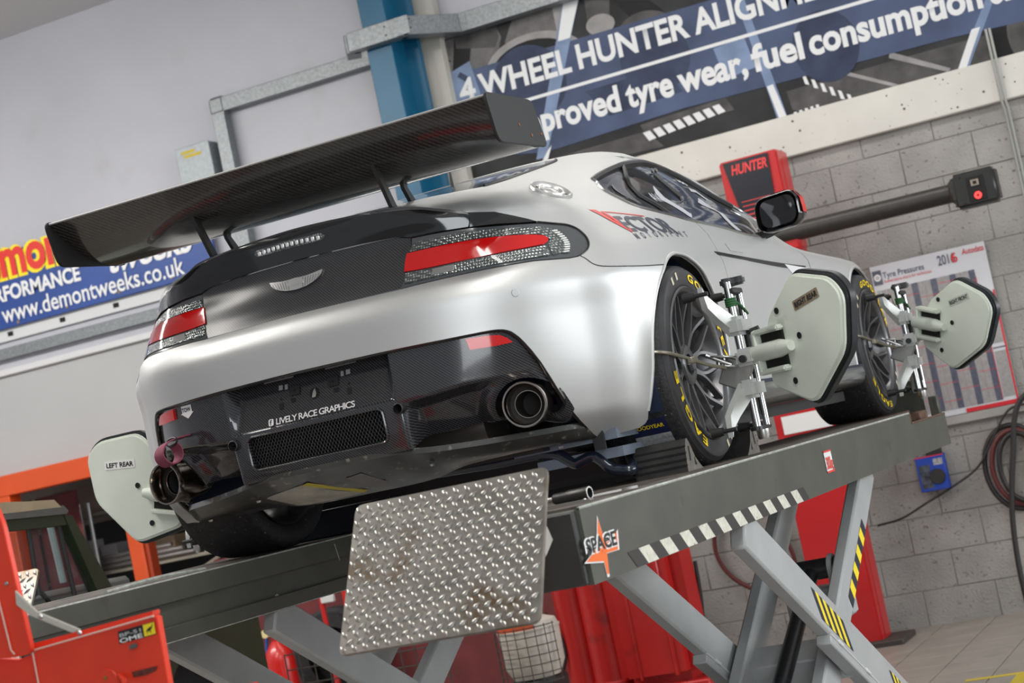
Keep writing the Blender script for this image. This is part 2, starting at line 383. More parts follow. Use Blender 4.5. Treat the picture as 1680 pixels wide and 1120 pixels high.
def u_at_y(y,z,lo,hi):
    for _ in range(40):
        mid=(lo+hi)/2
        if S(mid,z)[1]<y: lo=mid
        else: hi=mid
    return (lo+hi)/2
# ---- paints
silver=mat('satin_silver_paint',(.60,.605,.60),.46,.72,noise=.03,nscale=900)
gblack=mat('gloss_black_paint',(.008,.008,.009),.12,0,coat=.8)
carb=carbon('carbon_weave'); carbb=carbon('carbon_boot',rough=.32,coat=.3); MATS['carbon_boot'].node_tree.nodes['Principled BSDF'].inputs['Coat Roughness'].default_value=.22; carbw=carbon('carbon_wing',base=(.010,.010,.010),hi=(.045,.043,.04),rough=.22,freq=90,ang=.9)
mblack=mat('matt_black_plastic',(.018,.018,.019),.5)
rubber=mat('tyre_rubber',(.022,.022,.024),.62,noise=.4,nscale=60,bump=.25,bscale=120,dirt=((.30,.29,.28),90,.68,.04))
sidewall=mat('tyre_sidewall',(.03,.03,.033),.48,noise=.15,nscale=40)
rimm=mat('rim_anthracite',(.17,.17,.175),.3,.75)
rimlip=mat('rim_scuffed_lip',(.18,.18,.18),.35,.8)
yellow=mat('tyre_yellow',(.95,.68,.0),.5)
redl=mat('lamp_red',(.55,.006,.006),.1,coat=.6)
clearl=mat('lamp_clear',(.40,.42,.42),.12,.9,noise=.55,nscale=110,bump=1.0,bscale=230,coat=.5)
def dots(name,dark,light,scale):
    M=bpy.data.materials.new(name); M.use_nodes=True; nt=M.node_tree; N=nt.nodes; L=nt.links; p=N['Principled BSDF']
    tc=N.new('ShaderNodeTexCoord'); v=N.new('ShaderNodeTexVoronoi'); v.inputs['Scale'].default_value=scale; v.inputs['Randomness'].default_value=.25; L.new(tc.outputs['Object'],v.inputs['Vector'])
    r=N.new('ShaderNodeValToRGB'); r.color_ramp.elements[0].position=.12; r.color_ramp.elements[1].position=.5; r.color_ramp.elements[0].color=light+(1,); r.color_ramp.elements[1].color=dark+(1,)
    L.new(v.outputs['Distance'],r.inputs[0]); L.new(r.outputs[0],p.inputs['Base Color'])
    bp_=N.new('ShaderNodeBump'); bp_.inputs['Strength'].default_value=.8; bp_.inputs['Distance'].default_value=.003; bp_.invert=True; L.new(v.outputs['Distance'],bp_.inputs['Height']); L.new(bp_.outputs[0],p.inputs['Normal'])
    p.inputs['Roughness'].default_value=.14; p.inputs['Metallic'].default_value=.55; p.inputs['Coat Weight'].default_value=.8; MATS[name]=M; return M
clearl=dots('lamp_faceted',(.10,.11,.11),(.66,.69,.68),125.)
lampgrey=mat('lamp_housing_grey',(.075,.08,.085),.18,coat=.5)
lampedge=mat('lamp_white_comb',(.75,.76,.74),.3)
chrome=mat('polished_steel',(.55,.55,.555),.2,1.)
steel=mat('brushed_steel',(.55,.55,.54),.3,1.)
pipe=mat('exhaust_steel',(.42,.37,.33),.18,1.)
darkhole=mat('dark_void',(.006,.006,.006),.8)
glass=mat('tinted_glass',(.03,.035,.045),.04,0,coat=1.,alpha=.72)
rearglass=mat('rear_screen_glass',(.05,.075,.09),.05,0,coat=1.,alpha=.9)
white=mat('white_vinyl',(.8,.8,.8),.4); black=mat('black_vinyl',(.012,.012,.014),.4); redv=mat('red_vinyl',(.62,.03,.02),.35)
green=mat('green_vinyl',(.02,.32,.1),.4)
CAR=empty('race_car',(0,0,H),'silver racing coupe with black carbon tail panels and tall rear wing, raised on the lift','car')
# ---- arches
RAD=.352; WZ=.32; FY=2.6
def arch(yc,zs,ulo,uhi,sgn):
    out=[]
    for z in zs:
        d=math.sqrt(max(0,RAD**2-(z-WZ)**2)); out.append((u_at_y(yc+sgn*d,z,ulo,uhi),z))
    return out
aR=arch(0,[.629,.58,.53,.47,.41,.36,.32],4.2,6.2,-1)
aT=arch(0,[.629,.645,.658,.667,.6715],5,6.2,-1)+arch(0,[.667,.655,.635,.60,.55,.49,.42,.36,.32],5.9,7.6,1)
aF=arch(FY,[.32,.36,.42,.49,.55,.60,.635,.655,.667,.6715],9.2,10.2,-1)+arch(FY,[.667,.655,.635,.60,.55,.49,.42,.36,.32],9.9,11.6,1)
bump_low=[(5.093,.1766),(4.964,.1565),(4.267,.1517),(3.95,.1499),(3.746,.1914),(3.581,.235),(3.401,.302),(3.186,.3966),(2.984,.4609),(2.856,.4898),(2.747,.504),(2.588,.5111),(2.327,.5129),(1.721,.5135),(.936,.5165),(0,.519)]
lamp_bot=[(1.082,.6866),(1.315,.6885),(1.997,.6901),(2.694,.6916),(3.374,.6915),(3.987,.6835)]
seam=[(4.16,.682),(4.302,.6722),(4.427,.6498),(4.66,.638),(5.179,.6294)]
bumper=[(0,.688)]+[(u,z-.003) for u,z in lamp_bot]+seam+aR+[(u_at_y(-.357,z,4.2,6.2),z) for z in (.28,.24,.2)]+smooth_uz(bump_low,2)
BUMP=patch('rear_bumper',bumper,silver,CAR,lip=.02,grid=(.02,.014))
for q,(u,z) in enumerate([(3.02,.604)]):
    c=SN(u,z,.0); n=(SN(u,z,.01)-c).normalized(); Mx=Matrix.Translation(c)@n.to_track_quat('Z','Y').to_matrix().to_4x4()
    lathe('parking_sensor_cap',[(0,.0016),(.0105,.0014),(.0118,.0)],silver,BUMP,24,'Z',M=Mx)
# ---- shell with side, rear and front screens left open
deck=[(0,.949),(.5,.944),(1.0,.934),(1.4,.92),(2.0,.897),(2.496,.8735)]
bside=[(2.496,.8712),(3.118,.86),(3.424,.84),(3.63,.8237),(3.752,.8115)]
lamp_end=smooth_uz([(4.06,.799),(4.30,.789),(4.45,.772),(4.50,.748),(4.46,.723),(4.36,.702),(4.2,.686)],4)
sill=.215
win_top=[(5.771,.9741),(5.866,1.0048),(6.236,1.0638),(6.633,1.0997),(7.3,1.131),(7.8,1.137),(8.15,1.122),(8.324,1.0808),(8.578,.9859),(8.89,.9433),(8.85,.8345)]
win_rear=[(6.929,.8232),(6.724,.8324),(6.4,.843),(6.103,.8596),(6.0,.905),(5.935,.9517)]
door_f=[(9.28,.80),(9.36,.765),(9.2,.718),(9.145,.66),(9.12,.5),(9.1,.3)]
door_r=[(7.25,.30),(7.1,.36),(7.05,.5),(7.12,.6149),(7.203,.6699),(7.231,.7173),(7.206,.7714),(7.125,.8185)]
opening=smooth_uz(win_top,3)+door_f+door_r+smooth_uz(win_rear,2)
shell=deck+bside+lamp_end+seam+[(aT[0][0],.632)]+aT+[(u_at_y(.352,sill,6.2,7.6),sill)]+[(u_at_y(FY-.352,sill,9,10.2),sill)]+aF+[(u_at_y(FY+.352,.2,10,11.6),.2),(11.6,.16),(13,.16),(13,.985),(10.6,.985),(10.0,1.01),(9.75,1.06),(9.7,1.12),(10.0,1.16),(13,1.175),(13,1.2294),(0,1.2294),(0,1.152),(2.4,1.15),(3.0,1.142),(3.25,1.11),(3.2,1.06),(3.05,1.0),(2.75,.972),(0,.968)]
SHELL=patch('body_shell',shell,silver,CAR,[opening],lip=.014,grid=(.03,.016))
for sd in (1,-1):
    tube('bumper_seam',uz_line([(4.18,.686)]+seam[1:]+[(aR[0][0]-.01,.6295)],-.0005,4,sd),.0022,black,CAR,6)
    tube('rear_arch_lip',uz_line([(u_at_y(-.357,.2,4.2,6.2),.2)]+aR[::-1]+aT[1:]+[(u_at_y(.352,.24,6.2,7.6),.24)],-.002,3,sd),.0065,silver,CAR,8)
    tube('front_arch_lip',uz_line([(u_at_y(FY-.352,.24,9,10.2),.24)]+aF,-.002,3,sd),.0065,silver,CAR,8)
    tube('lamp_surround',uz_line([(3.752,.811),(4.06,.7985)]+lamp_end,.000,2,sd),.0025,black,CAR,6)
    tube('bumper_gap_seal',uz_line([(3.76,.187)]+[(u,z) for u,z in bump_low[5:]],-.009,3,sd),.0085,gblack,CAR,8)
# ---- doors, glass and window trims
def rev(l): return l[::-1]
door=[(8.82,.831),(8.443,.788),(7.709,.807),(7.14,.8165)]+[(u+.012,z) for u,z in rev(door_r)]+[(u-.012,z) for u,z in rev(door_f)]
for sd in (1,-1):
    D=patch('door',door,silver,CAR,lip=.015,grid=(.03,.016),both=False,side=sd)
    patch('door_handle_flap',[(7.5,.7394),(7.82,.7392),(7.85,.7115),(7.556,.7119)],silver,D,off=.0035,lip=.004,grid=(.02,.01),both=False,side=sd)
    patch('side_strake',[(7.12,.7),(7.224,.7003),(7.837,.6939),(8.648,.6791),(9.06,.672),(9.06,.652),(8.588,.6623),(7.796,.682),(7.174,.6885)],black,D,off=.003,lip=.004,grid=(.02,.008),both=False,side=sd)
    qg=smooth_uz([(5.80,.9741),(5.88,1.0),(6.236,1.06),(6.42,1.078)],3)+[(6.715,.84),(6.4,.847),(6.12,.863),(6.02,.905),(5.96,.95)]
    Q=patch('quarter_window',qg,glass,CAR,off=-.008,lip=0,grid=(.03,.02),both=False,side=sd)
    dg=[(6.45,1.079),(6.65,1.098),(7.3,1.128),(7.8,1.134),(8.14,1.119),(8.31,1.078),(8.56,.985),(8.86,.943),(8.82,.838),(8.443,.793),(7.709,.812),(6.93,.826),(6.745,.838)]
    G=patch('door_window',dg,glass,CAR,off=-.008,lip=0,grid=(.03,.02),both=False,side=sd)
    tube('window_trim',uz_line(win_top+[(8.443,.7895),(7.709,.8085),(7.125,.819)]+win_rear+[(5.771,.9741)],.001,3,sd),.006,chrome if sd>0 else mblack,CAR,6)
    tube('window_inner_trim',uz_line([(5.81,.973),(5.89,.998),(6.236,1.056),(6.633,1.091),(7.3,1.122),(7.8,1.128),(8.14,1.113),(8.30,1.075),(8.55,.985),(8.84,.945)],-.004,3,sd),.011,mblack,CAR,6)
    tube('window_pillar_strip',uz_line([(6.43,1.078),(6.56,.96),(6.73,.838)],-.004,3,sd),.009,mblack,Q,6)
    # polycarbonate quarter panel with its duct slot
    patch('duct_surround',[(6.10,.93),(6.2,1.0),(6.36,1.03),(6.5,.93),(6.6,.86),(6.35,.868),(6.2,.885)],mat('duct_grey',(.23,.23,.23),.35),Q,off=-.014,lip=.004,grid=(.03,.02),both=False,side=sd)
    patch('duct_slot',[(6.13,.945),(6.20,.965),(6.36,.89),(6.36,.873),(6.24,.885)],darkhole,Q,off=-.008,lip=.002,grid=(.03,.02),both=False,side=sd)
    patch('duct_lip',[(6.2,.955),(6.23,.958),(6.38,.885),(6.37,.875)],chrome,Q,off=-.004,lip=.002,grid=(.03,.02),both=False,side=sd)
    patch('vent_flap',[(7.32,1.045),(7.42,1.055),(7.66,.94),(7.56,.925)],mblack,G,off=-.003,lip=.004,grid=(.03,.02),both=False,side=sd)
    for u,z in ((7.30,1.06),(7.46,1.068),(7.5,.925),(7.68,.93)):
        c=SN(u,z,.002); c.x*=sd; lathe('catch',[(0,.004),(.009,.003),(.009,-.004)],chrome,G,12,'X' ,M=Matrix.Translation(c)@Matrix.Scale(sd,4,(1,0,0)))
    if sd>0:
        gm=mat('window_pale_grey',(.55,.56,.60),.3)
        # pale flat shapes and lettering on the door glass
        patch('window_pale_shape',smooth_uz([(7.02,.915),(7.12,.98),(7.2,.90),(7.26,.86),(7.33,.88),(7.2,.84),(7.1,.87)],3),gm,G,off=-.006,lip=0,grid=(.02,.012),both=False,side=1)
        patch('window_pale_shape',smooth_uz([(7.92,.93),(8.02,.90),(8.0,.86),(8.1,.815),(8.22,.805),(8.1,.86),(8.12,.93),(8.05,.955)],3),gm,G,off=-.006,lip=0,grid=(.02,.012),both=False,side=1)
        patch('window_pale_shape',[(8.06,.985),(8.2,.985),(8.24,.955),(8.3,.955),(8.26,1.0),(8.12,1.005)],gm,G,off=-.006,lip=0,grid=(.02,.012),both=False,side=1)
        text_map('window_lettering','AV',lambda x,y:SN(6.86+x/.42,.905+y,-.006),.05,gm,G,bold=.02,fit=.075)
        text_map('window_lettering','300',lambda x,y:SN(8.02+x/.42,1.035+y*.9-.25*x,-.006),.03,white,G,bold=.02,fit=.075)
patch('rear_screen',[(0,.970),(2.72,.974),(3.02,1.0),(3.17,1.06),(3.22,1.108),(3.0,1.138),(2.4,1.147),(0,1.149)],rearglass,CAR,off=-.006,lip=0,grid=(.04,.02))
for sd in (1,-1): tube('screen_edge_strip',uz_line([(2.72,.973),(3.03,1.0),(3.18,1.06),(3.23,1.108),(3.0,1.139)],.0015,3,sd),.005,black,CAR,6)
patch('windscreen',[(13,.99),(10.62,.99),(10.03,1.015),(9.79,1.06),(9.74,1.118),(10.02,1.155),(13,1.17)],glass,CAR,off=-.006,lip=0,grid=(.06,.03))
# roof-line aerial and red tell-tale at the screen foot
tube('aerial',[(.02,.42,1.135),(.02,.425,1.20)],[.007,.003],mblack,CAR,8)
# ---- boot lid: carbon panel, ducktail lip, brake light, badge
def boot_off(u,z):
    if z>.735: return -.002
    y0=S(u,.735)[1]; y1=S(u,.80)[1]; return -.002-max(0.,(y0+(y1-y0)/.065*(z-.735))-S(u,z)[1])*.8
BOOT=patch('boot_panel',[(0,.693),(1.055,.6925),(1.004,.832),(.858,.842),(.546,.8458),(0,.847)],carbb,CAR,off=boot_off,lip=.02,grid=(.02,.01))
patch('boot_gap_strip',[(0,.6935),(1.07,.693),(1.075,.6875),(0,.6885)],mat('gap_grey',(.16,.18,.2),.3,.3),CAR,off=-.006,lip=.01,grid=(.03,.02))
lt=[(2.485,.8625),(2.0,.884),(1.4,.906),(1.0,.919),(.5,.929),(0,.934)]; lh=[(2.485,.8725),(2.0,.895),(1.4,.918),(1.0,.932),(.5,.942),(0,.947)]
LIP=patch('ducktail_lip',[(0,.8495),(.546,.8485),(.858,.8445),(1.004,.8355),(1.6,.8325),(2.284,.8285),(2.40,.851)]+lt,gblack,CAR,off=.002,lip=.02,grid=(.02,.01))
patch('ducktail_edge',[(u,z+.001) for u,z in lt[::-1]]+lh,mat('graphite_satin',(.16,.16,.165),.38,.5),LIP,off=.0015,lip=.01,grid=(.02,.006))
for sd in (1,-1): patch('ducktail_end',[(2.50,.8695),(3.118,.858),(3.424,.838),(3.63,.822),(3.74,.812),(3.4,.8155),(3.0,.822),(2.32,.8275),(2.42,.85)],gblack,CAR,off=.001,lip=.012,grid=(.02,.01),both=False,side=sd)
bl=[(0,.888)]+[(.29,.8885),(.315,.893),(.32,.9),(.31,.906),(.29,.908),(0,.911)]
BL=patch('brake_light',bl,clearl,LIP,off=.006,lip=.006,grid=(.01,.006))
for i in range(13):
    x=-.093+.0155*i; u=abs(x)/.36*1.0; p=SN(abs(x)/.345,.8995-.012*(abs(x)/.1)**2*.3,.0085); box('brake_led',(math.copysign(p.x,x) if x else 0,p.y,p.z),(.011,.004,.013),mat('led_clear',(.75,.76,.76),.2,.3),BL,.002)
# winged badge
def bp(x,zz,off): 
    u=abs(x)/.36; p=SN(u,zz,off); return Vector((math.copysign(p.x,x) if x else 0,p.y,p.z))
badge=mat('badge_silver',(.72,.72,.72),.25,.9); badged=mat('badge_dark',(.05,.05,.05),.4)
wing=[(-.118,.806),(-.06,.7985),(-.022,.798),(0,.800),(.022,.798),(.06,.7985),(.118,.806),(.112,.791),(.098,.779),(.075,.769),(.048,.762),(.02,.759),(0,.758),(-.02,.759),(-.048,.762),(-.075,.769),(-.098,.779),(-.112,.791)]
wing=[(x*.74,.782+(z-.782)*.85) for x,z in wing]
plate('wing_badge',wing,lambda a,b,t:bp(a,b,.001+t),.004,badge,BOOT)
for sx in (-1,1):
    for i in range(7):
        a=.026+i*.0085; plate('badge_feather',[(sx*a,.7925),(sx*(a+.0012),.7925),(sx*(a*.9+.0012),.7665+.0018*i),(sx*a*.9,.7665+.0018*i)],lambda p,q,t:bp(p,q,.0045+t),.0008,badged,BOOT)
plate('badge_bar',rrect(-.028,.776,.028,.787,.002,2),lambda a,b,t:bp(a,b,.0045+t),.0012,badge,BOOT)
# ---- tail lamps
lamp=[(1.015,.8305)]+[(2.284,.8245),(3.176,.8145),(3.661,.8085)]+smooth_uz([(4.05,.796),(4.285,.786),(4.432,.770),(4.482,.748),(4.445,.724),(4.345,.704),(4.19,.689),(4.0,.6865)],4)+[(u,z+.003) for u,z in rev(lamp_bot[:-1])]+[(1.062,.692)]
band=smooth_uz([(1.004,.7866),(1.667,.7862),(2.548,.7835),(3.204,.7766),(3.642,.7655),(3.735,.752),(3.652,.7385),(3.441,.735),(2.476,.7304),(1.431,.7302),(1.028,.7346)],3)
upc=[(1.04,.816),(2.284,.813),(3.176,.803),(3.7,.794),(3.98,.779),(4.09,.752),(4.03,.722),(3.9,.703),(3.70,.7),(3.69,.73),(3.77,.75),(3.66,.7695),(3.204,.7805),(2.548,.7875),(1.667,.7905),(1.02,.791)]
loc_=[(1.045,.73),(1.431,.726),(2.476,.7265),(3.441,.731),(3.64,.733),(3.66,.7),(3.37,.7005),(2.694,.7005),(1.997,.6995),(1.4,.699),(1.08,.699)]
for sd in (1,-1):
    TL=patch('tail_lamp',lamp,lampgrey,CAR,off=-.003,lip=.02,grid=(.02,.012),both=False,side=sd)
    patch('clear_lens',upc,clearl,TL,off=.0015,lip=.003,grid=(.012,.008),both=False,side=sd)
    patch('clear_lens',loc_,clearl,TL,off=.0015,lip=.003,grid=(.012,.008),both=False,side=sd)
    patch('red_lens',band,redl,TL,off=.0035,lip=.005,grid=(.02,.01),both=False,side=sd)
    for i in range(11):
        t=i/10; z=.776-.07*t; u=3.99+.075*math.sin(math.pi*t)
        patch('lamp_comb',[(u-.10,z-.001),(u,z-.001),(u+.002,z-.0045),(u-.10,z-.0045)],lampedge,TL,off=.004,lip=.003,grid=(.02,.01),both=False,side=sd)
    patch('reversing_bulb',[(1.52,.7235),(1.95,.7235),(1.94,.7045),(1.5,.7045)],chrome,TL,off=.003,lip=.003,grid=(.02,.01),both=False,side=sd)
# ---- carbon tail panel in the bumper opening: plate recess, grille block, side scoops
def sst(a,b,x): t=min(max((x-a)/(b-a),0),1); return t*t*(3-2*t)
def ridge(u): return .362+.012*sst(1.0,2.0,u)+.008*sst(2.2,2.9,u)-.05*sst(3.0,3.4,u)
def tail_off(u,z):
    p=S(u,z); x=p[0]; d=-.014
    r=sst(.285,.258,x)*sst(.3735,.3785,z)                    # number plate recess, deeper to the top
    d-=r*(.012+.04*(z-.38)/.13)
    s=sst(.285,.335,x)*sst(ridge(u)+.006,ridge(u)-.03,z)   # side scoops under the ridge
    d-=s*(.05+.05*sst(ridge(u),.2,z))*(1-.75*sst(2.9,3.6,u))
    # raised collar around the tail pipe
    q=math.hypot(x-.622,z-.286); d+=.04*sst(.125,.085,q)*s
    return d
low=[(3.74,.194),(3.5,.196),(3.0,.197),(2.4,.199),(1.8,.206),(1.3,.213),(.95,.222),(0,.224)]
grille=rrect(-.231,.262,.231,.362,.02,4)
tail=[(0,.531),(.936,.528),(1.721,.525),(2.6,.5225),(2.76,.515),(2.875,.50),(3.01,.469),(3.21,.404),(3.43,.308),(3.61,.24),(3.76,.2)]+low
def u_of_x(x,z):
    lo,hi=0.,4.5
    for _ in range(40):
        mid=(lo+hi)/2
        if S(mid,z)[0]<x: lo=mid
        else: hi=mid
    return (lo+hi)/2
def ux(poly): return [(u_of_x(max(x,0),z),z) for x,z in poly]
def circ(cx,cz,r,n=20): return [(cx+r*math.cos(2*math.pi*i/n),cz+r*math.sin(2*math.pi*i/n)) for i in range(n)]
ghalf=[p for p in grille if p[0]>0]; ghalf=sorted(ghalf,key=lambda p:math.atan2(p[1]-.312,p[0]))
gout=[(0,.262)]+ghalf+[(0,.362)]
# the grille opening touches the centre line: run the outline round it
tail2=tail[:-1]+[(0,.224),(0,.262)]+ux(ghalf)+[(0,.362)]
holeT=ux(circ(.283,.349,.0135)); holeE=ux(circ(.622,.286,.074,28)); holeS=None
TAIL=patch('carbon_tail_panel',tail2,carb,CAR,[holeT,holeE],off=tail_off,lip=.02,grid=(.008,.0045),step=.006)
# honeycomb grille: a plate of real hexagon cells
def hexgrille():
    bm=bmesh.new(); r=.0062; dx=r*math.sqrt(3); dz=r*1.5; row=0; z=.264
    while z<.362:
        x=-.23+(dx/2 if row%2 else 0)
        while x<.231:
            if abs(x)<.229-max(0,.018-min(z-.262,.362-z)):
                o=[];i_=[]; b=[]
                y=SN(u_of_x(abs(x),z),z,-.022).y
                for k in range(6):
                    t=math.pi/6+k*math.pi/3
                    o.append(bm.verts.new((x+r*math.cos(t),y,z+r*math.sin(t)))); i_.append(bm.verts.new((x+r*.80*math.cos(t),y-.0006,z+r*.80*math.sin(t)))); b.append(bm.verts.new((x+r*.80*math.cos(t),y+.009,z+r*.80*math.sin(t))))
                for k in range(6):
                    j=(k+1)%6; bm.faces.new((o[k],o[j],i_[j],i_[k])); bm.faces.new((i_[k],i_[j],b[j],b[k]))
            x+=dx
        z+=dz; row+=1
    me=bpy.data.meshes.new('honeycomb_mesh'); bm.to_mesh(me); bm.free(); return me
link('honeycomb_mesh',hexgrille(),mat('mesh_black',(.02,.02,.02),.4),TAIL,kind='stuff')
box('grille_backing',(0,-.79,.312),(.48,.01,.13),darkhole,TAIL)
# rim around the grille opening
gr=[Vector((x*s,SN(u_of_x(abs(x),z),z,-.010).y,z)) for s,l in ((1,ux and ghalf),(-1,ghalf[::-1])) for x,z in l]
tube('grille_frame',gr,.0035,carb,TAIL,6,closed=True)
# number plate recess detail
def rp(x,z,off=.0):
    u=u_of_x(abs(x),z); p=SN(u,z,tail_off(u,z)+off); return Vector((math.copysign(p.x,x),p.y,p.z))
def rplate(name,poly,m,lift=.001,thick=.001,par=TAIL): return plate(name,poly,lambda a,b,t:rp(a,b,lift+t),thick,m,par)
glossn=mat('bare_nickel',(.6,.6,.58),.3,.6)
rplate('lock_hole',circ(.012,.4475,.0165),darkhole)
plate('lock_barrel',[(.004,.436),(.016,.436),(.020,.446),(.016,.462),(.009,.455)],lambda a,b,t:rp(a,b,.003+t),.001,steel,TAIL)
for sx in (-1,1):
    x0=.067*sx+.012; rplate('plate_bracket',rrect(x0-.018,.456,x0+.018,.482,.003,2),mblack,.001,.004)
    rplate('bracket_screw',circ(x0,.469,.003,10),darkhole,.006,.0006)
    x1=.098*sx+.012; rplate('clip_tab',rrect(x1-.005,.478,x1+.005,.493,.001,1),glossn)
    x2=.118*sx+.012; rplate('clip_tab',rrect(x2-.007,.480,x2+.007,.494,.001,1),glossn)
    x3=.075*sx+.012; rplate('clip_hole',rrect(x3-.008,.436,x3+.008,.448,.001,1),darkhole)
    x4=.118*sx+.012; rplate('clip_hole',rrect(x4-.007,.422,x4+.007,.440,.001,1),darkhole)
    rplate('clip_hole',circ(x4,.452,.003,10),darkhole)
for i in range(2):
    x=-.11+.22*i; rplate('lamp_window',[(x-.05,.5225),(x+.06,.5225),(x+.05,.509),(x-.055,.509)],mat('plate_lamp_grey',(.28,.30,.33),.35),.004,.002)
# sponsor line with its badge
wl=mat('sticker_white',(.75,.75,.75),.4)
def low_txt(x,y): 
    xx=-.128+x; zz=.3815+y; p=rp(xx,zz,.003); return p
text_map('sponsor_lettering','LIVELY RACE GRAPHICS',low_txt,.026,wl,TAIL,bold=.012,spacing=.86,fit=.272,cut=.012)
rplate('sponsor_badge',rrect(-.154,.381,-.136,.401,.004,2),wl,.0022,.0006)
text_map('badge_letter','f',lambda x,y:rp(-.149+x,.3835+y,.0036),.022,black,TAIL,bold=.03,cut=.02)
# reflectors, tow sticker, tow eyes
refl=[(2.06,.5016),(2.394,.4992),(2.606,.4945),(2.733,.481),(2.80,.467),(2.532,.4656),(2.085,.4687)]
for sd in (1,-1):
    patch('rear_reflector',refl,redl,TAIL,off=-.006,lip=.01,grid=(.01,.008),both=False,side=sd)
    lathe('tow_eye_tube',[(.0135,0),(.0165,.002),(.0165,.05),(.0125,.05),(.0125,.003)],mblack,TAIL,20,'Y',M=Matrix.Translation(Vector((.283*sd,-.852,.349))))
    lathe('tow_eye_socket',[(0,.05),(.0135,.05)],darkhole,TAIL,16,'Y',M=Matrix.Translation(Vector((.283*sd,-.85,.349))))
def tl(x,z,off): u=u_of_x(x,z); p=SN(u,z,tail_off(u,z)+off); return Vector((-p.x,p.y,p.z))
plate('tow_arrow',[(.475,.502),(.428,.502),(.428,.48),(.420,.48),(.452,.462),(.484,.48),(.475,.48)],lambda a,b,t:tl(a,b,.001+t),.0008,white,TAIL)
text_map('tow_lettering','TOW',lambda x,y:tl(.4735-x,.4835+y,.0025),.017,black,TAIL,bold=.03,fit=.043,cut=.01)
# ---- exhaust tips
for sd in (1,-1):
    Mx=Matrix.Translation(Vector((.622*sd,-.735,.286)))@Matrix.Rotation(math.radians(10*sd),4,'Z')
    E_=lathe('exhaust_tip',[(.05,.16),(.060,.10),(.0645,.02),(.0665,.002),(.0645,-.004),(.060,-.0035),(.0565,.004),(.056,.03),(.054,.05)],pipe,CAR,40,'Y',M=Mx)
    lathe('exhaust_bore',[(.055,.05),(.040,.052),(.038,.055),(.037,.14),(0,.14)],mat('soot',(.012,.011,.01),.7),E_,32,'Y',M=Mx)
    lathe('exhaust_ring',[(.0405,.05),(.040,.046),(.038,.046),(.0375,.055)],pipe,E_,32,'Y',M=Mx)
# ---- grubby undertray sweeping up to the tail
A_=[(0,-.853,.224),(.16,-.845,.223),(.25,-.825,.220),(.33,-.80,.208),(.45,-.74,.199),(.6,-.635,.193),(.668,-.565,.191),(.708,-.512,.190)]
B_=[(0,-.60,.128),(.16,-.60,.128),(.25,-.60,.134),(.33,-.60,.150),(.45,-.59,.156),(.6,-.53,.155),(.668,-.48,.152),(.716,-.44,.150)]
tray=mat('scuffed_undertray',(.03,.03,.028),.3,.0,noise=.5,nscale=9,dirt=((.16,.155,.13),35,.60,.1),coat=.25)
bm=bmesh.new(); cols=[]
An=[Vector(p) for p in spline(A_,4)];Bn=[Vector(p) for p in spline(B_,4)]
for s in (-1,1):
    rows=[]
    for a,b in zip(An,Bn):
        col=[]
        for j in range(9):
            t=j/8; p=a.lerp(b,t); p.z+=.012*math.sin(math.pi*t)*0-(.010*math.sin(math.pi*t)); col.append(bm.verts.new((p.x*s,p.y,p.z)))
        col=[bm.verts.new((a.x*s,a.y+.004,a.z+.016))]+col
        rows.append(col)
    for i in range(len(rows)-1):
        for j in range(9): bm.faces.new((rows[i][j],rows[i+1][j],rows[i+1][j+1],rows[i][j+1]) if s>0 else (rows[i][j],rows[i][j+1],rows[i+1][j+1],rows[i+1][j]))
bmesh.ops.remove_doubles(bm,verts=bm.verts,dist=1e-4)
TRAY=link('rear_undertray',bmmesh('rear_undertray',bm,True,40),tray,CAR)
for x,y,z in ((-.30,-.74,.178),(.30,-.74,.178),(-.62,-.53,.152),(.62,-.53,.152)):
    lathe('undertray_bolt',[(0,-.004),(.006,-.003),(.008,.003)],steel,TRAY,10,'Z',M=Matrix.Translation(Vector((x,y,z-.006))))
patchp=mat('tray_bare_patch',(.34,.33,.27),.5,noise=.25,nscale=14)
def trp(x,t,o=.0012):
    ax=abs(x); k=max(i for i in range(len(An)) if An[i].x<=ax+1e-9); k=min(k,len(An)-2); f=(ax-An[k].x)/max(1e-6,An[k+1].x-An[k].x)
    a=An[k].lerp(An[k+1],f); b=Bn[k].lerp(Bn[k+1],f); p=a.lerp(b,t); return Vector((math.copysign(p.x,x) if x else 0,p.y-o*.4,p.z-.010*math.sin(math.pi*t)-o))
def traypatch(name,poly,m_,o):
    v2,tr=tri2d([(x,t) for x,t in poly],(),(.03,.1)); link(name,pymesh(name,[trp(x,t,o) for x,t in v2],tr,True),m_,TRAY)
traypatch('bare_patch',rpoly([(-.275,.36),(-.10,.22),(.0,.90),(-.235,.93)],.04),patchp,.0015)
traypatch('yellow_mark',[(-.115,.24),(-.085,.20),(.03,.80),(.0,.86)],mat('yellow_marker',(.45,.38,.04),.6),.0026)
traypatch('dull_streak',[(.03,.3),(.09,.25),(.12,.6),(.09,.8),(.05,.6)],mat('tray_dull_streak',(.14,.14,.135),.5),.0015)
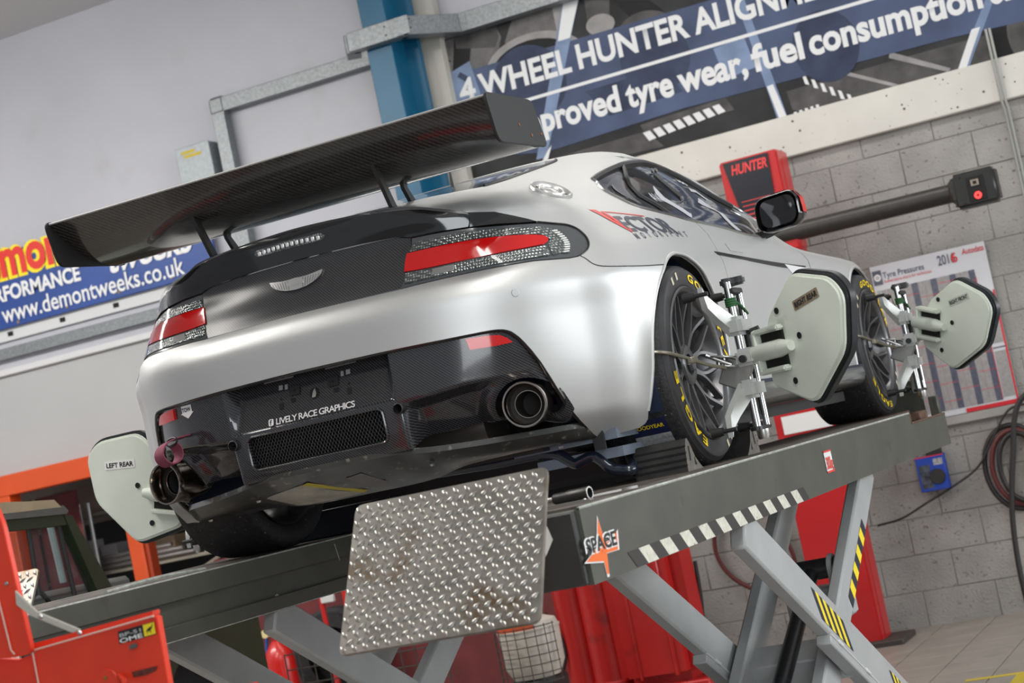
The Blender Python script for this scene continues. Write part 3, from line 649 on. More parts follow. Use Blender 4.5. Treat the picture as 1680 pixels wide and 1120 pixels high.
# ---- floor, arches, axle parts
under=mat('underbody_black',(.02,.02,.022),.55); blueliner=mat('arch_liner_blue',(.012,.022,.05),.45)
box('floor_pan',(0,1.3,.122),(1.62,1.78,.04),under,CAR); box('belly_pan',(0,1.2,.16),(1.1,3.4,.03),under,CAR)
box('gearbox_cover',(0,-.25,.24),(.8,.5,.16),under,CAR,.03)
for sx in (1,-1):
    for yc in (0,FY):
        v=[];f=[];n=24
        for i in range(n+1):
            t=math.pi*i/n*1.24-.12*math.pi
            for x in (.56,.885): v.append((x*sx,yc+.350*math.cos(t),WZ+.350*math.sin(t)))
        for i in range(n): f.append((2*i,2*i+1,2*i+3,2*i+2))
        c0=len(v); v.append((.56*sx,yc,WZ)); f+=[(2*i,2*i+2,c0) for i in range(n)]
        link('wheel_arch_liner',pymesh('wheel_arch_liner',v,f,True,40),blueliner,CAR)
    skirt=[(.90*sx,.40,.155),(.93*sx,.6,.15),(.925*sx,1.3,.15),(.91*sx,2.2,.155)]
    bm=bmesh.new(); rows=[]
    for x,y,z in spline(skirt,5):
        o=[(0,.075),(.008*sx,.05),(.0,.02),(-.02*sx,.0),(-.08*sx,-.005)]
        rows.append([bm.verts.new((x+a,y,z+b)) for a,b in o])
    for i in range(len(rows)-1):
        for j in range(4): bm.faces.new((rows[i][j],rows[i][j+1],rows[i+1][j+1],rows[i+1][j]))
    link('side_skirt',bmmesh('side_skirt',bm,True,50),mat('skirt_chrome',(.45,.46,.47),.14,.9),CAR)
    box('sill',(.83*sx,1.3,.215),(.14,1.95,.05),mat('sill_blue_black',(.02,.025,.05),.4),CAR)
barm=mat('anti_roll_bar_paint',(.01,.014,.028),.22,coat=.5)
_hv=Vector((0,0,H))
tube('anti_roll_bar',spline([(.10,-.42,.150),(.36,-.42,.140)]+[tuple(W(px,py,Y=-.42)-_hv) for px,py in ((880,746),(912,745),(930,753),(944,760),(958,754),(974,748),(988,756),(1003,768),(1020,771))]+[tuple(W(1038,768,Y=-.40)-_hv),(.70,-.20,.09)],5),.017,barm,CAR,10)
box('chassis_rail',(.63,-.25,.10),(.28,.35,.03),mat('chassis_blue_grey',(.16,.19,.24),.45),CAR)
box('chassis_rail',(.60,-.30,.155),(.34,.30,.03),mat('chassis_blue_grey',(.16,.19,.24),.45),CAR)
box('front_subframe',(0,.75,.085),(1.05,.5,.15),under,CAR,.02)
box('mounting_tab',(.715,-.46,.145),(.035,.01,.06),under,CAR)
lathe('silencer',[(0,-.42),(.09,-.40),(.10,-.36),(.10,.36),(.09,.40),(0,.42)],mat('silencer_steel',(.2,.18,.16),.4,.8),CAR,24,'X',M=Matrix.Translation(Vector((0,-.46,.26))))
for sx in (1,-1):
    tube('drive_shaft',[(.1*sx,0,.30),(.62*sx,0,.32)],.025,under,CAR,10)
    box('suspension_upright',(.56*sx,-.05,.25),(.06,.12,.26),under,CAR,.015)
    tube('lower_arm',[(.25*sx,-.22,.17),(.58*sx,-.08,.13)],.018,under,CAR,8)
# interior: bulkhead, seat, roll cage
inte=mat('cabin_dark',(.03,.03,.035),.7)
box('rear_bulkhead',(0,.20,.75),(1.30,.03,.42),inte,CAR); box('dashboard',(0,1.55,.72),(1.36,.30,.2),inte,CAR,.03)
box('race_seat',(.36,.85,.52),(.42,.14,.72),mat('seat_cloth',(.06,.06,.09),.8),CAR,.05,(-.2,0,0))
cage=mat('cage_white',(.5,.5,.52),.4)
for sx in (1,-1):
    tube('roll_cage_tube',spline([(.60*sx,.35,.25),(.62*sx,.38,.8),(.50*sx,.45,1.08),(.30*sx,.47,1.12)],6),.02,cage,CAR,8)
    tube('roll_cage_tube',spline([(.50*sx,.45,1.08),(.46*sx,1.1,1.13),(.56*sx,1.6,.95),(.64*sx,1.75,.6)],6),.02,cage,CAR,8)
tube('roll_cage_tube',[(-.32,.47,1.12),(.32,.47,1.12)],.02,cage,CAR,8)
# ---- flank lettering, fuel cap, roof stickers
V0=[(5.095,.8362),(5.46,.7485),(5.52,.7455),(5.33,.8255),(5.28,.829),(5.445,.765),(5.14,.8345)]
patch('maker_logo_mark',[(5.07,.836),(5.19,.8335),(5.40,.776),(5.25,.8275),(5.31,.8255),(5.50,.762),(5.47,.7455)],redv,SHELL,off=.0015,lip=0,grid=(.01,.006),both=False,side=1)
patch('maker_logo_mark',[(5.28,.8275),(6.05,.8135),(6.02,.810),(5.34,.8235)],redv,SHELL,off=.0015,lip=0,grid=(.02,.006),both=False,side=1)
dk=mat('logo_graphite',(.05,.055,.075),.35)
text_map('team_lettering','ECTOR',lambda x,y:SN(5.43+x*2.6-y*1.1,.7525+y-.00*x,.0015),.078,dk,SHELL,bold=.03,fit=.40,cut=.02)
for i,ch in enumerate('MOTORSPORT'): text_map('team_letter',ch,lambda x,y:SN(5.45+(x+.050*i)*2.6,.7215+y+.05*(x+.05*i),.0015),.030,dk,SHELL,bold=.012,cut=.02)
fc=SN(5.03,.9175,0); fn=(SN(5.03,.9175,.01)-fc).normalized(); tx=(SN(5.15,.9175)-SN(4.95,.9175)).normalized(); ty=fn.cross(tx)
Mf=Matrix((( tx.x,ty.x,fn.x,fc.x),(tx.y,ty.y,fn.y,fc.y),(tx.z,ty.z,fn.z,fc.z),(0,0,0,1)))
Mf=Mf@Matrix.Scale(1.3,4,(1,0,0))
FC=lathe('fuel_cap',[(.062,-.004),(.061,.004),(.056,.007),(.050,.004),(.046,-.001),(.040,-.001),(.037,.005),(.031,.006),(.028,.001),(.021,-.002),(.012,.003),(0,.004)],mat('fuel_cap_alloy',(.62,.62,.61),.34,.8),CAR,40,'Z',M=Mf)
for i in range(6):
    t=2*math.pi*i/6+.3; lathe('fuel_cap_screw',[(0,.002),(.003,.0015),(.003,-.002)],black,FC,8,'Z',M=Mf@Matrix.Translation(Vector((.0425*math.cos(t),.0425*math.sin(t),.0))))
def roofp(x,y): return SN(6.75+x*2.2,1.150-y*.0+y,.0015)
patch('driver_flag',[(6.50,1.158),(6.72,1.163),(6.78,1.137),(6.60,1.135)],white,SHELL,off=.0015,lip=0,grid=(.02,.01),both=False,side=1)
patch('driver_flag',[(6.60,1.147),(6.75,1.150),(6.78,1.137),(6.64,1.136)],green,SHELL,off=.002,lip=0,grid=(.02,.01),both=False,side=1)
text_map('driver_name','P. JACKSON',lambda x,y:SN(6.85+x*3.6,1.1415+y*.75,.0015),.036,black,SHELL,bold=.01,fit=.24,cut=.02)
patch('driver_flag',[(7.72,1.166),(7.86,1.163),(7.92,1.146),(7.80,1.147)],green,SHELL,off=.002,lip=0,grid=(.02,.01),both=False,side=1)
text_map('driver_name','M. JONES',lambda x,y:SN(7.95+x*2.0,1.142+y*.75-.10*x,.0015),.030,black,SHELL,bold=.01,fit=.22,cut=.02)
# white vent surround behind the front wheel
patch('wing_vent_panel',[(8.655,.676),(9.11,.662),(9.11,.45),(8.86,.45),(8.82,.60),(8.74,.64)],white,SHELL,off=.0035,lip=.003,grid=(.02,.01),both=False,side=1)
patch('wing_vent_slot',[(8.90,.625),(9.06,.615),(9.06,.5),(8.92,.52)],darkhole,SHELL,off=.0045,lip=0,grid=(.02,.01),both=False,side=1)
# ---- door mirror
mir=mat('mirror_carbon',(.015,.015,.016),.2,coat=.6)
for sx in (1,-1):
    c=Vector((.925*sx,1.36,.860))
    bm=bmesh.new(); rings=[]
    for yy,sc in ((-.035,1.0),(-.028,1.06),(.0,1.08),(.05,.95),(.085,.7),(.105,.35),(.11,.02)):
        rr=rrect(-.085*sc,-.064*sc,.085*sc,.067*sc,.043*sc,5); rings.append([bm.verts.new((c.x+a*sx+.015*sx*yy/.1,c.y+yy+.10*a*-1,c.z+b+.05*a)) for a,b in rr])
    for A,B in zip(rings[:-1],rings[1:]):
        n=len(A)
        for j in range(n): bm.faces.new((A[j],A[(j+1)%n],B[(j+1)%n],B[j]))
    MH=link('door_mirror',bmmesh('door_mirror',bm,True,60),mir,CAR)
    plate('mirror_glass',rrect(-.072,-.052,.072,.055,.036,5),lambda a,b,t:Vector((c.x+a*sx,c.y-.037-t-.10*a,c.z+b+.05*a)),.002,mat('mirror_silvered',(.12,.12,.125),.05,.9),MH)
    tube('mirror_stalk',spline([(.80*sx,1.40,.795),(.85*sx,1.40,.80),(.90*sx,1.39,.815)],4),.016,mblack,MH,8)
    tube('mirror_stalk',spline([(.80*sx,1.46,.79),(.86*sx,1.45,.80),(.92*sx,1.41,.82)],4),.012,mblack,MH,8)
    tip=[(-.02,.0735),(.04,.0735),(.071,.062),(.0895,.032),(.0925,-.004),(.093,-.026)]
    bm=bmesh.new(); vs=[]
    for a,b in tip: vs.append([bm.verts.new((c.x+a*1.035*sx,c.y+yy-.10*a,c.z+b*1.0+.05*a)) for yy in (-.026,.03)])
    for A,B in zip(vs[:-1],vs[1:]): bm.faces.new((A[0],B[0],B[1],A[1]))
    link('mirror_red_tip',bmmesh('mirror_red_tip',bm,True),redv,MH)
# ---- rear wing: cambered carbon plane, end plates, two stays a side
LEY,LEZ,TEY,TEZ=-.515,1.033,-.882,1.138
def foil(n=14):
    d=Vector((TEY-LEY,TEZ-LEZ)); L=d.length; d.normalize(); nn=Vector((d.y,-d.x)) if False else Vector((-d.y,d.x))
    nn=Vector((d.y,-d.x)); 
    if nn.y<0: nn=-nn
    lo=[];up=[]
    for i in range(n+1):
        t=i/n; tt=t**1.4
        th=.115*(2.969*math.sqrt(tt)-1.26*tt-3.516*tt**2+2.843*tt**3-1.036*tt**4)/2*L
        cam_=-.085*4*tt*(1-tt)*L
        p=Vector((LEY,LEZ))+d*(tt*L)+nn*cam_; lo.append(p-nn*th); up.append(p+nn*(th+.001))
    return lo,up
lo,up=foil(); prof=lo+up[::-1]
bm=bmesh.new(); xs=[-.757+1.514*i/24 for i in range(25)]; R_=[]
for x in xs: R_.append([bm.verts.new((x,p.x,p.y)) for p in prof])
for A,B in zip(R_[:-1],R_[1:]):
    n=len(A)
    for j in range(n): bm.faces.new((A[j],A[(j+1)%n],B[(j+1)%n],B[j]))
bm.faces.new(R_[0]);bm.faces.new(R_[-1][::-1])
WING=link('rear_wing',bmmesh('rear_wing',bm,True,40),carbw,CAR)
tube('trailing_edge_strip',[(-.757,TEY-.001,TEZ+.003),(.757,TEY-.001,TEZ+.003)],.0035,mat('wing_edge',(.35,.35,.34),.4),WING,6)
ep=rpoly([(-.905,1.148),(-.562,1.157),(-.505,1.018),(-.868,1.006)],.03)
for sx in (1,-1):
    EP=plate('end_plate',ep,lambda a,b,t:Vector((.758*sx+t*sx,a,b)),.009,mat('end_plate_black',(.016,.016,.017),.55),WING,bev=.002)
    for y,z in ((-.70,1.07),(-.62,1.045),(-.545,1.055)): lathe('wing_screw',[(0,.003),(.005,.002),(.005,-.001)],mat('copper_screw',(.35,.16,.08),.35,.9),EP,8,'X',M=Matrix.Translation(Vector((.767*sx,y,z)))@Matrix.Scale(sx,4,(1,0,0)))
    plate('wing_stay',[(-.78,1.075),(-.745,1.06),(-.672,.938),(-.705,.938)],lambda a,b,t:Vector((.312*sx+t*sx,a,b)),.012,mblack,CAR)
    plate('wing_stay',[(-.607,1.038),(-.567,1.03),(-.578,1.005),(-.528,.955),(-.565,.955),(-.600,1.0)],lambda a,b,t:Vector((.312*sx+t*sx,a,b)),.012,mblack,CAR)
for i in range(9): lathe('wing_screw',[(0,-.003),(.004,-.002),(.004,.001)],black,WING,8,'Z',M=Matrix.Translation(Vector((-.68+.17*i,-.84,1.108))))
# ---- tow strap hanging from the left tow eye side
pink=mat('tow_strap_webbing',(.24,.05,.09),.75,bump=.5,bscale=300)
st=[(-.47,-.80,.405),(-.50,-.86,.385),(-.535,-.90,.365)]
def band(name,pts,w,par,m_,th=.004):
    P=[Vector(p) for p in pts]; bm=bmesh.new(); rows=[]
    for i,p in enumerate(P):
        a=P[max(i-1,0)];b=P[min(i+1,len(P)-1)]; d=(b-a).normalized(); s=d.cross(Vector(w[1])).normalized() if False else Vector(w[1]).normalized()
        n=d.cross(s).normalized(); rows.append([bm.verts.new(p+s*(w[0]/2)*x+n*th/2*y) for x,y in ((-1,-1),(1,-1),(1,1),(-1,1))])
    for A,B in zip(rows[:-1],rows[1:]):
        for j in range(4): bm.faces.new((A[j],A[(j+1)%4],B[(j+1)%4],B[j]))
    bm.faces.new(rows[0]);bm.faces.new(rows[-1][::-1])
    return link(name,bmmesh(name,bm,True,50),m_,par)
_A=Vector((-.475,-.792,.412)); _n=Vector((-.32,-.95,0))
loop=[_A+_n*t+Vector((0,0,z)) for t,z in [(p.x,p.y) for p in spline([(0,0,0),(.05,-.004,0),(.092,-.016,0),(.112,-.038,0),(.108,-.062,0),(.085,-.078,0),(.058,-.074,0),(.042,-.056,0),(.043,-.034,0),(.056,-.018,0)],5)]]
TS=band('tow_strap',loop,(.046,(.95,-.32,.12)),CAR,pink)
tube('strap_tie',[_A+_n*.058+Vector((0,0,-.011))+Vector((.95,-.32,.1))*(.027*math.cos(t))+Vector((0,0,.012*math.sin(t))) for t in [2*math.pi*i/16 for i in range(16)]],.0028,black,TS,6,closed=True)
# ---- wheels
def make_wheel(name):
    R=.320; w=.285
    bm=bmesh.new()
    def lat(prof,n=64,cl=False):
        K=len(prof); V=[[bm.verts.new((a,r*math.sin(2*math.pi*i/n),r*math.cos(2*math.pi*i/n))) for r,a in prof] for i in range(n)]
        for i in range(n):
            for j in range(K-1): bm.faces.new((V[i][j],V[i][j+1],V[(i+1)%n][j+1],V[(i+1)%n][j]))
    lat([(.246,-.012),(.246,.0),(.240,.004),(.232,.0),(.226,-.012),(.220,-.035),(.206,-.06),(.204,-.2),(.225,-.26),(.24,-.27)])
    lat([(.062,-.062),(.066,-.040),(.058,-.034),(.034,-.034),(.030,-.05),(.0,-.05)],32)
    def rib(p0,p1,p2,w0,w1):
        pts=spline([p0,p1,p2],5); rows=[]
        for i,p in enumerate(pts):
            a=pts[max(i-1,0)];b=pts[min(i+1,len(pts)-1)]; d=(b-a).normalized(); s=d.cross(Vector((1,0,0))).normalized(); t=i/(len(pts)-1); ww=w0+(w1-w0)*t
            rows.append([bm.verts.new(p+s*ww*k+Vector((h,0,0))) for k,h in ((-1,-.022),(-.75,0),(.75,0),(1,-.022))])
        for A,B in zip(rows[:-1],rows[1:]):
            for j in range(3): bm.faces.new((A[j],A[j+1],B[j+1],B[j]))
    for k in range(10):
        t0=2*math.pi*k/10
        for s in (-1,1):
            def pt(r,t,x): return Vector((x,r*math.sin(t),r*math.cos(t)))
            rib(pt(.055,t0+s*.10,-.042),pt(.13,t0+s*.055,-.030),pt(.222,t0+s*.24,-.010),.006,.0065)
    rim=link(name,bmmesh(name,bm,True,40),rimm,None)
    tp=[(.238,-.262),(.262,-.282),(.30,-.283),(.314,-.272),(.3185,-.25),(.320,-.14),(.3185,-.035),(.3135,-.014),(.303,-.003),(.285,.001),(.265,.002),(.247,-.004),(.240,-.012)]
    lathe('tyre',tp,rubber,rim,72,'X',sharp=60)
    lathe('tyre_sidewall',[(.3125,-.0115),(.303,-.0018),(.3015,.0015),(.2985,.0025),(.285,.0025),(.265,.0035),(.249,-.0015)],sidewall,rim,72,'X',sharp=60)
    lathe('wheel_hub_nut',[(0,-.02),(.022,-.021),(.026,-.03),(.026,-.05)],mat('hub_nut',(.2,.2,.21),.3,.8),rim,6,'X',smooth=False)
    lathe('brake_disc',[(.06,-.12),(.165,-.12),(.165,-.145),(.06,-.145)],mat('brake_iron',(.1,.1,.1),.4,.7),rim,40,'X')
    box('brake_caliper',(-.125,.10,.11),(.07,.10,.13),under,rim,.01,(-.75,0,0))
    def lett(s,t0,size,fit,name='tyre_lettering',rad=.262):
        text_map(name,s,lambda x,y:Vector((.0052,(rad+y)*math.sin(t0+x/.275),(rad+y)*math.cos(t0+x/.275))),size,yellow,rim,bold=.03,fit=fit,spacing=1.3,cut=.012)
    lett('GOODYEAR',math.radians(8),.036,.46); lett('EAGLE',math.radians(203),.036,.30)
    for a in (-14,-24,150,160):
        t=math.radians(a); c=Vector((.0045,.283*math.sin(t),.283*math.cos(t))); tn=Vector((0,math.cos(t),-math.sin(t))); rn=Vector((0,math.sin(t),math.cos(t)))
        decal('sidewall_mark',[c+tn*.008+rn*.012,c-tn*.008+rn*.012,c-tn*.008-rn*.012,c+tn*.008-rn*.012],mat('tyre_cream_mark',(.62,.56,.40),.6),rim)
    return rim
WR=make_wheel('wheel')
for i,(sx,y,rot) in enumerate(((1,0,0),(1,FY,-.5),(-1,0,.7),(-1,FY,.3))):
    o=WR if i==0 else copy_tree(WR); o.parent=CAR
    o.location=(.922*sx if y==0 else .902*sx,y,WZ+.0); o.rotation_euler=(-rot*0,0,0 if sx>0 else math.pi)
    o.rotation_euler[0]=-rot if sx>0 else 0
# paper size label still stuck on the tread of the right rear tyre
def tread(x,ph,o=.0015): R=.3195+o; return Vector((x,-R*math.sin(ph),WZ-R*math.cos(ph)))
def tlab(name,x0,x1,p0,p1,m_,o=.0015):
    v=[];f=[]
    for i in range(7):
        ph=math.radians(p0+(p1-p0)*i/6)
        v+=[tread(x0,ph,o),tread(x1,ph,o)]
    f=[(2*i,2*i+1,2*i+3,2*i+2) for i in range(6)]
    return link(name,pymesh(name,v,f,True),m_,CAR)
tlab('tyre_label',.752,.868,42,53,mat('label_silver_paper',(.36,.36,.36),.55,noise=.3,nscale=60)); TLB=tlab('tyre_label_band',.752,.868,53,63,mat('label_navy',(.012,.016,.06),.5))
text_map('tyre_label_lettering','GOODYEAR',lambda x,y:tread(.757+x,math.radians(57.5)+y/.32,.0028),.018,yellow,TLB,bold=.02,fit=.10,cut=.03)
# ------------------------------------------------------------------ alignment lift
TOP=-.004
liftg=mat('lift_dark_green_grey',(.075,.077,.064),.42,noise=.12,nscale=6,stretch=(12,1.5,1.5),dirt=((.045,.04,.035),5,.64,.1))
lifttop=mat('lift_worn_top',(.10,.085,.07),.6,noise=.5,nscale=18,dirt=((.03,.022,.018),9,.55,.1))
liftw=mat('lift_edge_wear',(.42,.44,.40),.45,noise=.3,nscale=40)
legm=mat('leg_light_grey',(.40,.41,.41),.42,noise=.06,nscale=8); legd=mat('leg_seam_white',(.62,.62,.61),.5)
rust=mat('rusty_steel',(.10,.055,.035),.7,noise=.5,nscale=40)
LIFT=empty('scissor_lift',(0,0,0),'grey green scissor alignment lift with two runways, carrying the silver car','vehicle lift')
Y0,Y1=-1.56,2.95
def P3(x,y,z): return Vector((x,y,z+H))
def runway(sx):
    xi,xo=.57*sx,1.06*sx; xc=(xi+xo)/2
    # folded channel: the outer flank is flat, the inner flank has a recessed band
    RW=box('runway',P3(xc,(Y0+2.2)/2,-.095),(.46,2.2-Y0,.178),liftg,LIFT,.006)
    box('runway_nose',P3(xc,(2.2+Y1)/2,-.117),(.46,Y1-2.2,.134),liftg,RW,.004)
    box('runway_deck',P3(xc,(Y0+2.2)/2+.03,-.0045),(.47,2.2-Y0-.06,.009),lifttop,RW)
    for x,s in ((xi,-1),(xo,1)):
        s2=s*sx
        if s>0: 
            box('runway_flank',P3(xo-.006*sx,(Y0+2.2)/2,-.094),(.012,2.2-Y0,.182),liftg,RW)
            box('runway_flank',P3(xo-.006*sx,(2.2+Y1)/2,-.118),(.012,Y1-2.2,.140),liftg,RW)
            tube('worn_edge',[P3(xo-.002*sx,Y0,-.0035),P3(xo-.002*sx,2.2,-.0035)],.004,liftw,RW,6)
        else:
            box('runway_flank',P3(xi+.005*sx,(Y0+Y1)/2,-.037),(.016,Y1-Y0,.068),liftg,RW,.003)
            box('runway_flank',P3(xi+.005*sx,(Y0+Y1)/2,-.163),(.016,Y1-Y0,.046),liftg,RW,.003)
            tube('worn_edge',[P3(xi+.001*sx,Y0,-.004),P3(xi+.001*sx,2.2,-.004)],.004,liftw,RW,6)
            tube('worn_edge',[P3(xi-.001*sx,Y0,-.185),P3(xi-.001*sx,Y1,-.185)],.002,liftw,RW,6)
    # front end: turn-plate recess and end stop
    box('turn_plate_recess',P3(xc-.06*sx,2.55,-.026),(.34,.62,.048),rust,RW); 
    box('recess_bracket',P3(xo-.05*sx,2.30,-.03),(.05,.10,.05),rust,RW,.006); box('recess_bracket',P3(xo-.05*sx,2.62,-.03),(.05,.16,.04),rust,RW,.006)
    box('end_stop',P3(xc-.02*sx,Y1-.03,.05),(.38,.02,.16),liftg,RW,.003); box('end_post',P3(xo-.03*sx,Y1-.03,-.01),(.04,.05,.10),liftg,RW,.004)
    tube('worn_edge',[P3(xo-.004*sx,2.22,-.048),P3(xo-.004*sx,Y1,-.048)],.006,rust,RW,6)
    box('end_chamfer',P3(xc,Y0-.01,-.095),(.47,.03,.174),mat('runway_end_dark',(.03,.032,.03),.5),RW,.004)
    return RW
RR=runway(1); RL=runway(-1)
# runway markings on the right flank
tp_w=mat('tape_cream',(.62,.61,.52),.6,noise=.15,nscale=60,dirt=((.25,.22,.15),30,.62,.1)); tp_k=mat('tape_black',(.03,.027,.024),.65)
ty0,ty1=-1.315,.36; n=21
for i in range(n):
    a=ty0+(ty1-ty0)*i/n; b=ty0+(ty1-ty0)*(i+1)/n; sl=.05
    decal('hazard_tape_stripe',[P3(1.0615,a,-.140),P3(1.0615,b,-.140),P3(1.0615,b+sl,-.184),P3(1.0615,a+sl,-.184)],tp_k if i%2==0 else tp_w,RR)
org=mat('sticker_orange',(.85,.16,.02),.45)
def rf(y,z,o=.0015): return P3(1.0605+o,y,z)
star=[(-1.468,-.045),(-1.452,-.092),(-1.44,-.112),(-1.365,-.092),(-1.385,-.125),(-1.39,-.117),(-1.464,-.137),(-1.480,-.168),(-1.487,-.142),(-1.57,-.150),(-1.49,-.118)]
cen=(-1.465,-.11); star=[(-1.462,-.040),(-1.447,-.100),(-1.40,-.098),(-1.36,-.082),(-1.375,-.125),(-1.45,-.124),(-1.462,-.172),(-1.475,-.172),(-1.478,-.140),(-1.585,-.128),(-1.50,-.104)]
SP=decal('maker_sticker',[rf(cen[0]+(y-cen[0])*1.12,cen[1]+(z-cen[1])*1.12,.001) for y,z in star],white,RR)
decal('maker_star',[rf(y,z,.0018) for y,z in star],org,SP)
text_on('maker_name_outline','SPACE',rf(-1.575,-.112,.0),(0,1,0),(0,0,1),.047,white,SP,bold=.10,lift=.002,fit=.205)
text_on('maker_lettering','SPACE',rf(-1.57,-.112,.0),(0,1,0),(0,0,1),.047,black,SP,bold=.03,lift=.003,fit=.195)
decal('maker_star',[rf(-1.462,-.075,.0028),rf(-1.448,-.118,.0028),rf(-1.478,-.118,.0028)],org,SP)
WS=decal('weight_sticker',[rf(.70,-.052),rf(.80,-.052),rf(.80,-.122),rf(.70,-.122)],white,RR)
text_on('weight_lettering','300kg',rf(.705,-.112,.0),(0,1,0),(0,0,1),.06,mat('red_print',(.75,.05,.03),.5),WS,bold=.02,lift=.003,fit=.09)
decal('sticker_red_rule',[rf(.70,-.048),rf(.80,-.048),rf(.80,-.054),rf(.70,-.054)],mat('red_print',(.75,.05,.03),.5),WS,(.001,0,0)); decal('sticker_red_rule',[rf(.70,-.118),rf(.80,-.118),rf(.80,-.125),rf(.70,-.125)],mat('red_print',(.75,.05,.03),.5),WS,(.001,0,0))
for y,z,l in ((.115,-.02,.06),(.24,-.02,.03),(.47,-.035,.06),(.27,-.15,.02)):
    decal('chalk_mark',[P3(-.5655,y,z),P3(-.5655,y+.006,z),P3(-.5655,y+.02,z-l),P3(-.5655,y+.014,z-l)],liftw,RL)
tube('loose_trim',spline([P3(-.60,-1.16,.004),P3(-.60,-.9,.010),P3(-.59,-.66,.002)],4),.006,liftw,RL,6)
# ---- chequer plate ramp flaps at the near ends
tread=mat('tread_plate_steel',(.33,.315,.285),.33,.85,noise=.25,nscale=12,dirt=((.19,.13,.08),7,.56,.12)); lug=mat('tread_lug_steel',(.56,.54,.50),.26,.9,noise=.2,nscale=25)
def lugmesh():
    v=[(-.0165,0,0),(0,-.0068,0),(.0165,0,0),(0,.0068,0),(-.007,0,.0046),(.007,0,.0046)]
    return pymesh('tread_lug',v,[(0,1,5,4),(1,2,5),(2,3,4,5),(3,0,4)],True,None)
LM=lugmesh(); LM.materials.append(lug)
def flap(x0,x1,top,bot):
    e=LIFT; L=(Vector(top)-Vector(bot)).length; up=(Vector(top)-Vector(bot)).normalized()
    X=Vector((1,0,0)); n=X.cross(up)                       # faces the camera side
    o=Vector((x0,bot[0] if False else bot[1],bot[2]))
    def fn(a,b,t): return o+X*a+up*b-n*t
    Wd=x1-x0
    F=plate('ramp_flap',rpoly([(0,0),(Wd,0),(Wd,L),(0,L)],.022),fn,.008,tread,e,bev=.0015)
    k=0; s=.0288; row=0; b=.012; rv=[]; rfc=[]
    while b<L-.006:
        a=.012+(s/2 if row%2 else 0)
        while a<Wd-.008:
            ang=.62 if row%2 else -.62+math.pi/2*0-.0
            ang=math.radians(38) if row%2 else math.radians(-52)
            z=n; x=(X*math.cos(ang)+up*math.sin(ang)); y=z.cross(x); p=fn(a,b,0)
            M_=Matrix(((x.x,y.x,z.x,p.x),(x.y,y.y,z.y,p.y),(x.z,y.z,z.z,p.z),(0,0,0,1)))@Matrix.Scale(.82,4); k+=1
            if k<=300:
                lo_=bpy.data.objects.new('tread_lug',LM); COL.objects.link(lo_); lo_.parent=F; lo_.matrix_local=M_
            else:
                i0=len(rv); rv+=[M_@v.co for v in LM.vertices]; rfc+=[tuple(i0+i for i in pg.vertices) for pg in LM.polygons]
            a+=s
        b+=s*.62; row+=1
    link('tread_lugs',pymesh('tread_lugs',rv,rfc,True),lug,F,kind='stuff')
    return F,k
F1,k1=flap(.567,1.072,P3(0,-1.715,.108),P3(0,-1.93,-.214))
# left flap: mostly hidden by the tool chest, only its upper corner shows
def small_flap():
    F=plate('ramp_flap',rpoly([(0,0),(.47,0),(.47,.39),(0,.39)],.02),lambda a,b,t:P3(-1.04,-1.685,-.21)+Vector((a,b*.555,b*.832))+Vector((0,.832,-.555))*t*1.0,.008,tread,LIFT,bev=.0015)
    n=Vector((0,-.832,.555)); up=Vector((0,.555,.832)); X=Vector((1,0,0))
    for i in range(8):
        for j in range(6):
            p=P3(-1.04,-1.685,-.21)+X*(.47-.012-.026*j-(.013 if i%2 else 0))+up*(.39-.014-.018*i)
            ang=math.radians(38) if i%2 else math.radians(-52); x=(X*math.cos(ang)+up*math.sin(ang)); y=n.cross(x)
            q=bpy.data.objects.new('tread_lug',LM); COL.objects.link(q); q.parent=F
            q.matrix_local=Matrix(((x.x,y.x,n.x,p.x),(x.y,y.y,n.y,p.y),(x.z,y.z,n.z,p.z),(0,0,0,1)))@Matrix.Scale(.82,4)
small_flap()
box('flap_bracket',P3(1.0,-1.655,-.06),(.010,.07,.045),mat('bracket_cream',(.35,.34,.30),.5),LIFT,.004,(.5,0,0))
box('added_dark_block',P3(-.80,.74,.0495),(.42,.74,.099),mat('jack_beam_navy',(.012,.015,.025),.5),LIFT,.006)  # block added to keep the gap under the car dark
box('jacking_beam',P3(0,1.3,-.03),(1.12,.30,.20),mat('jack_beam_navy',(.012,.015,.025),.5),LIFT,.01)
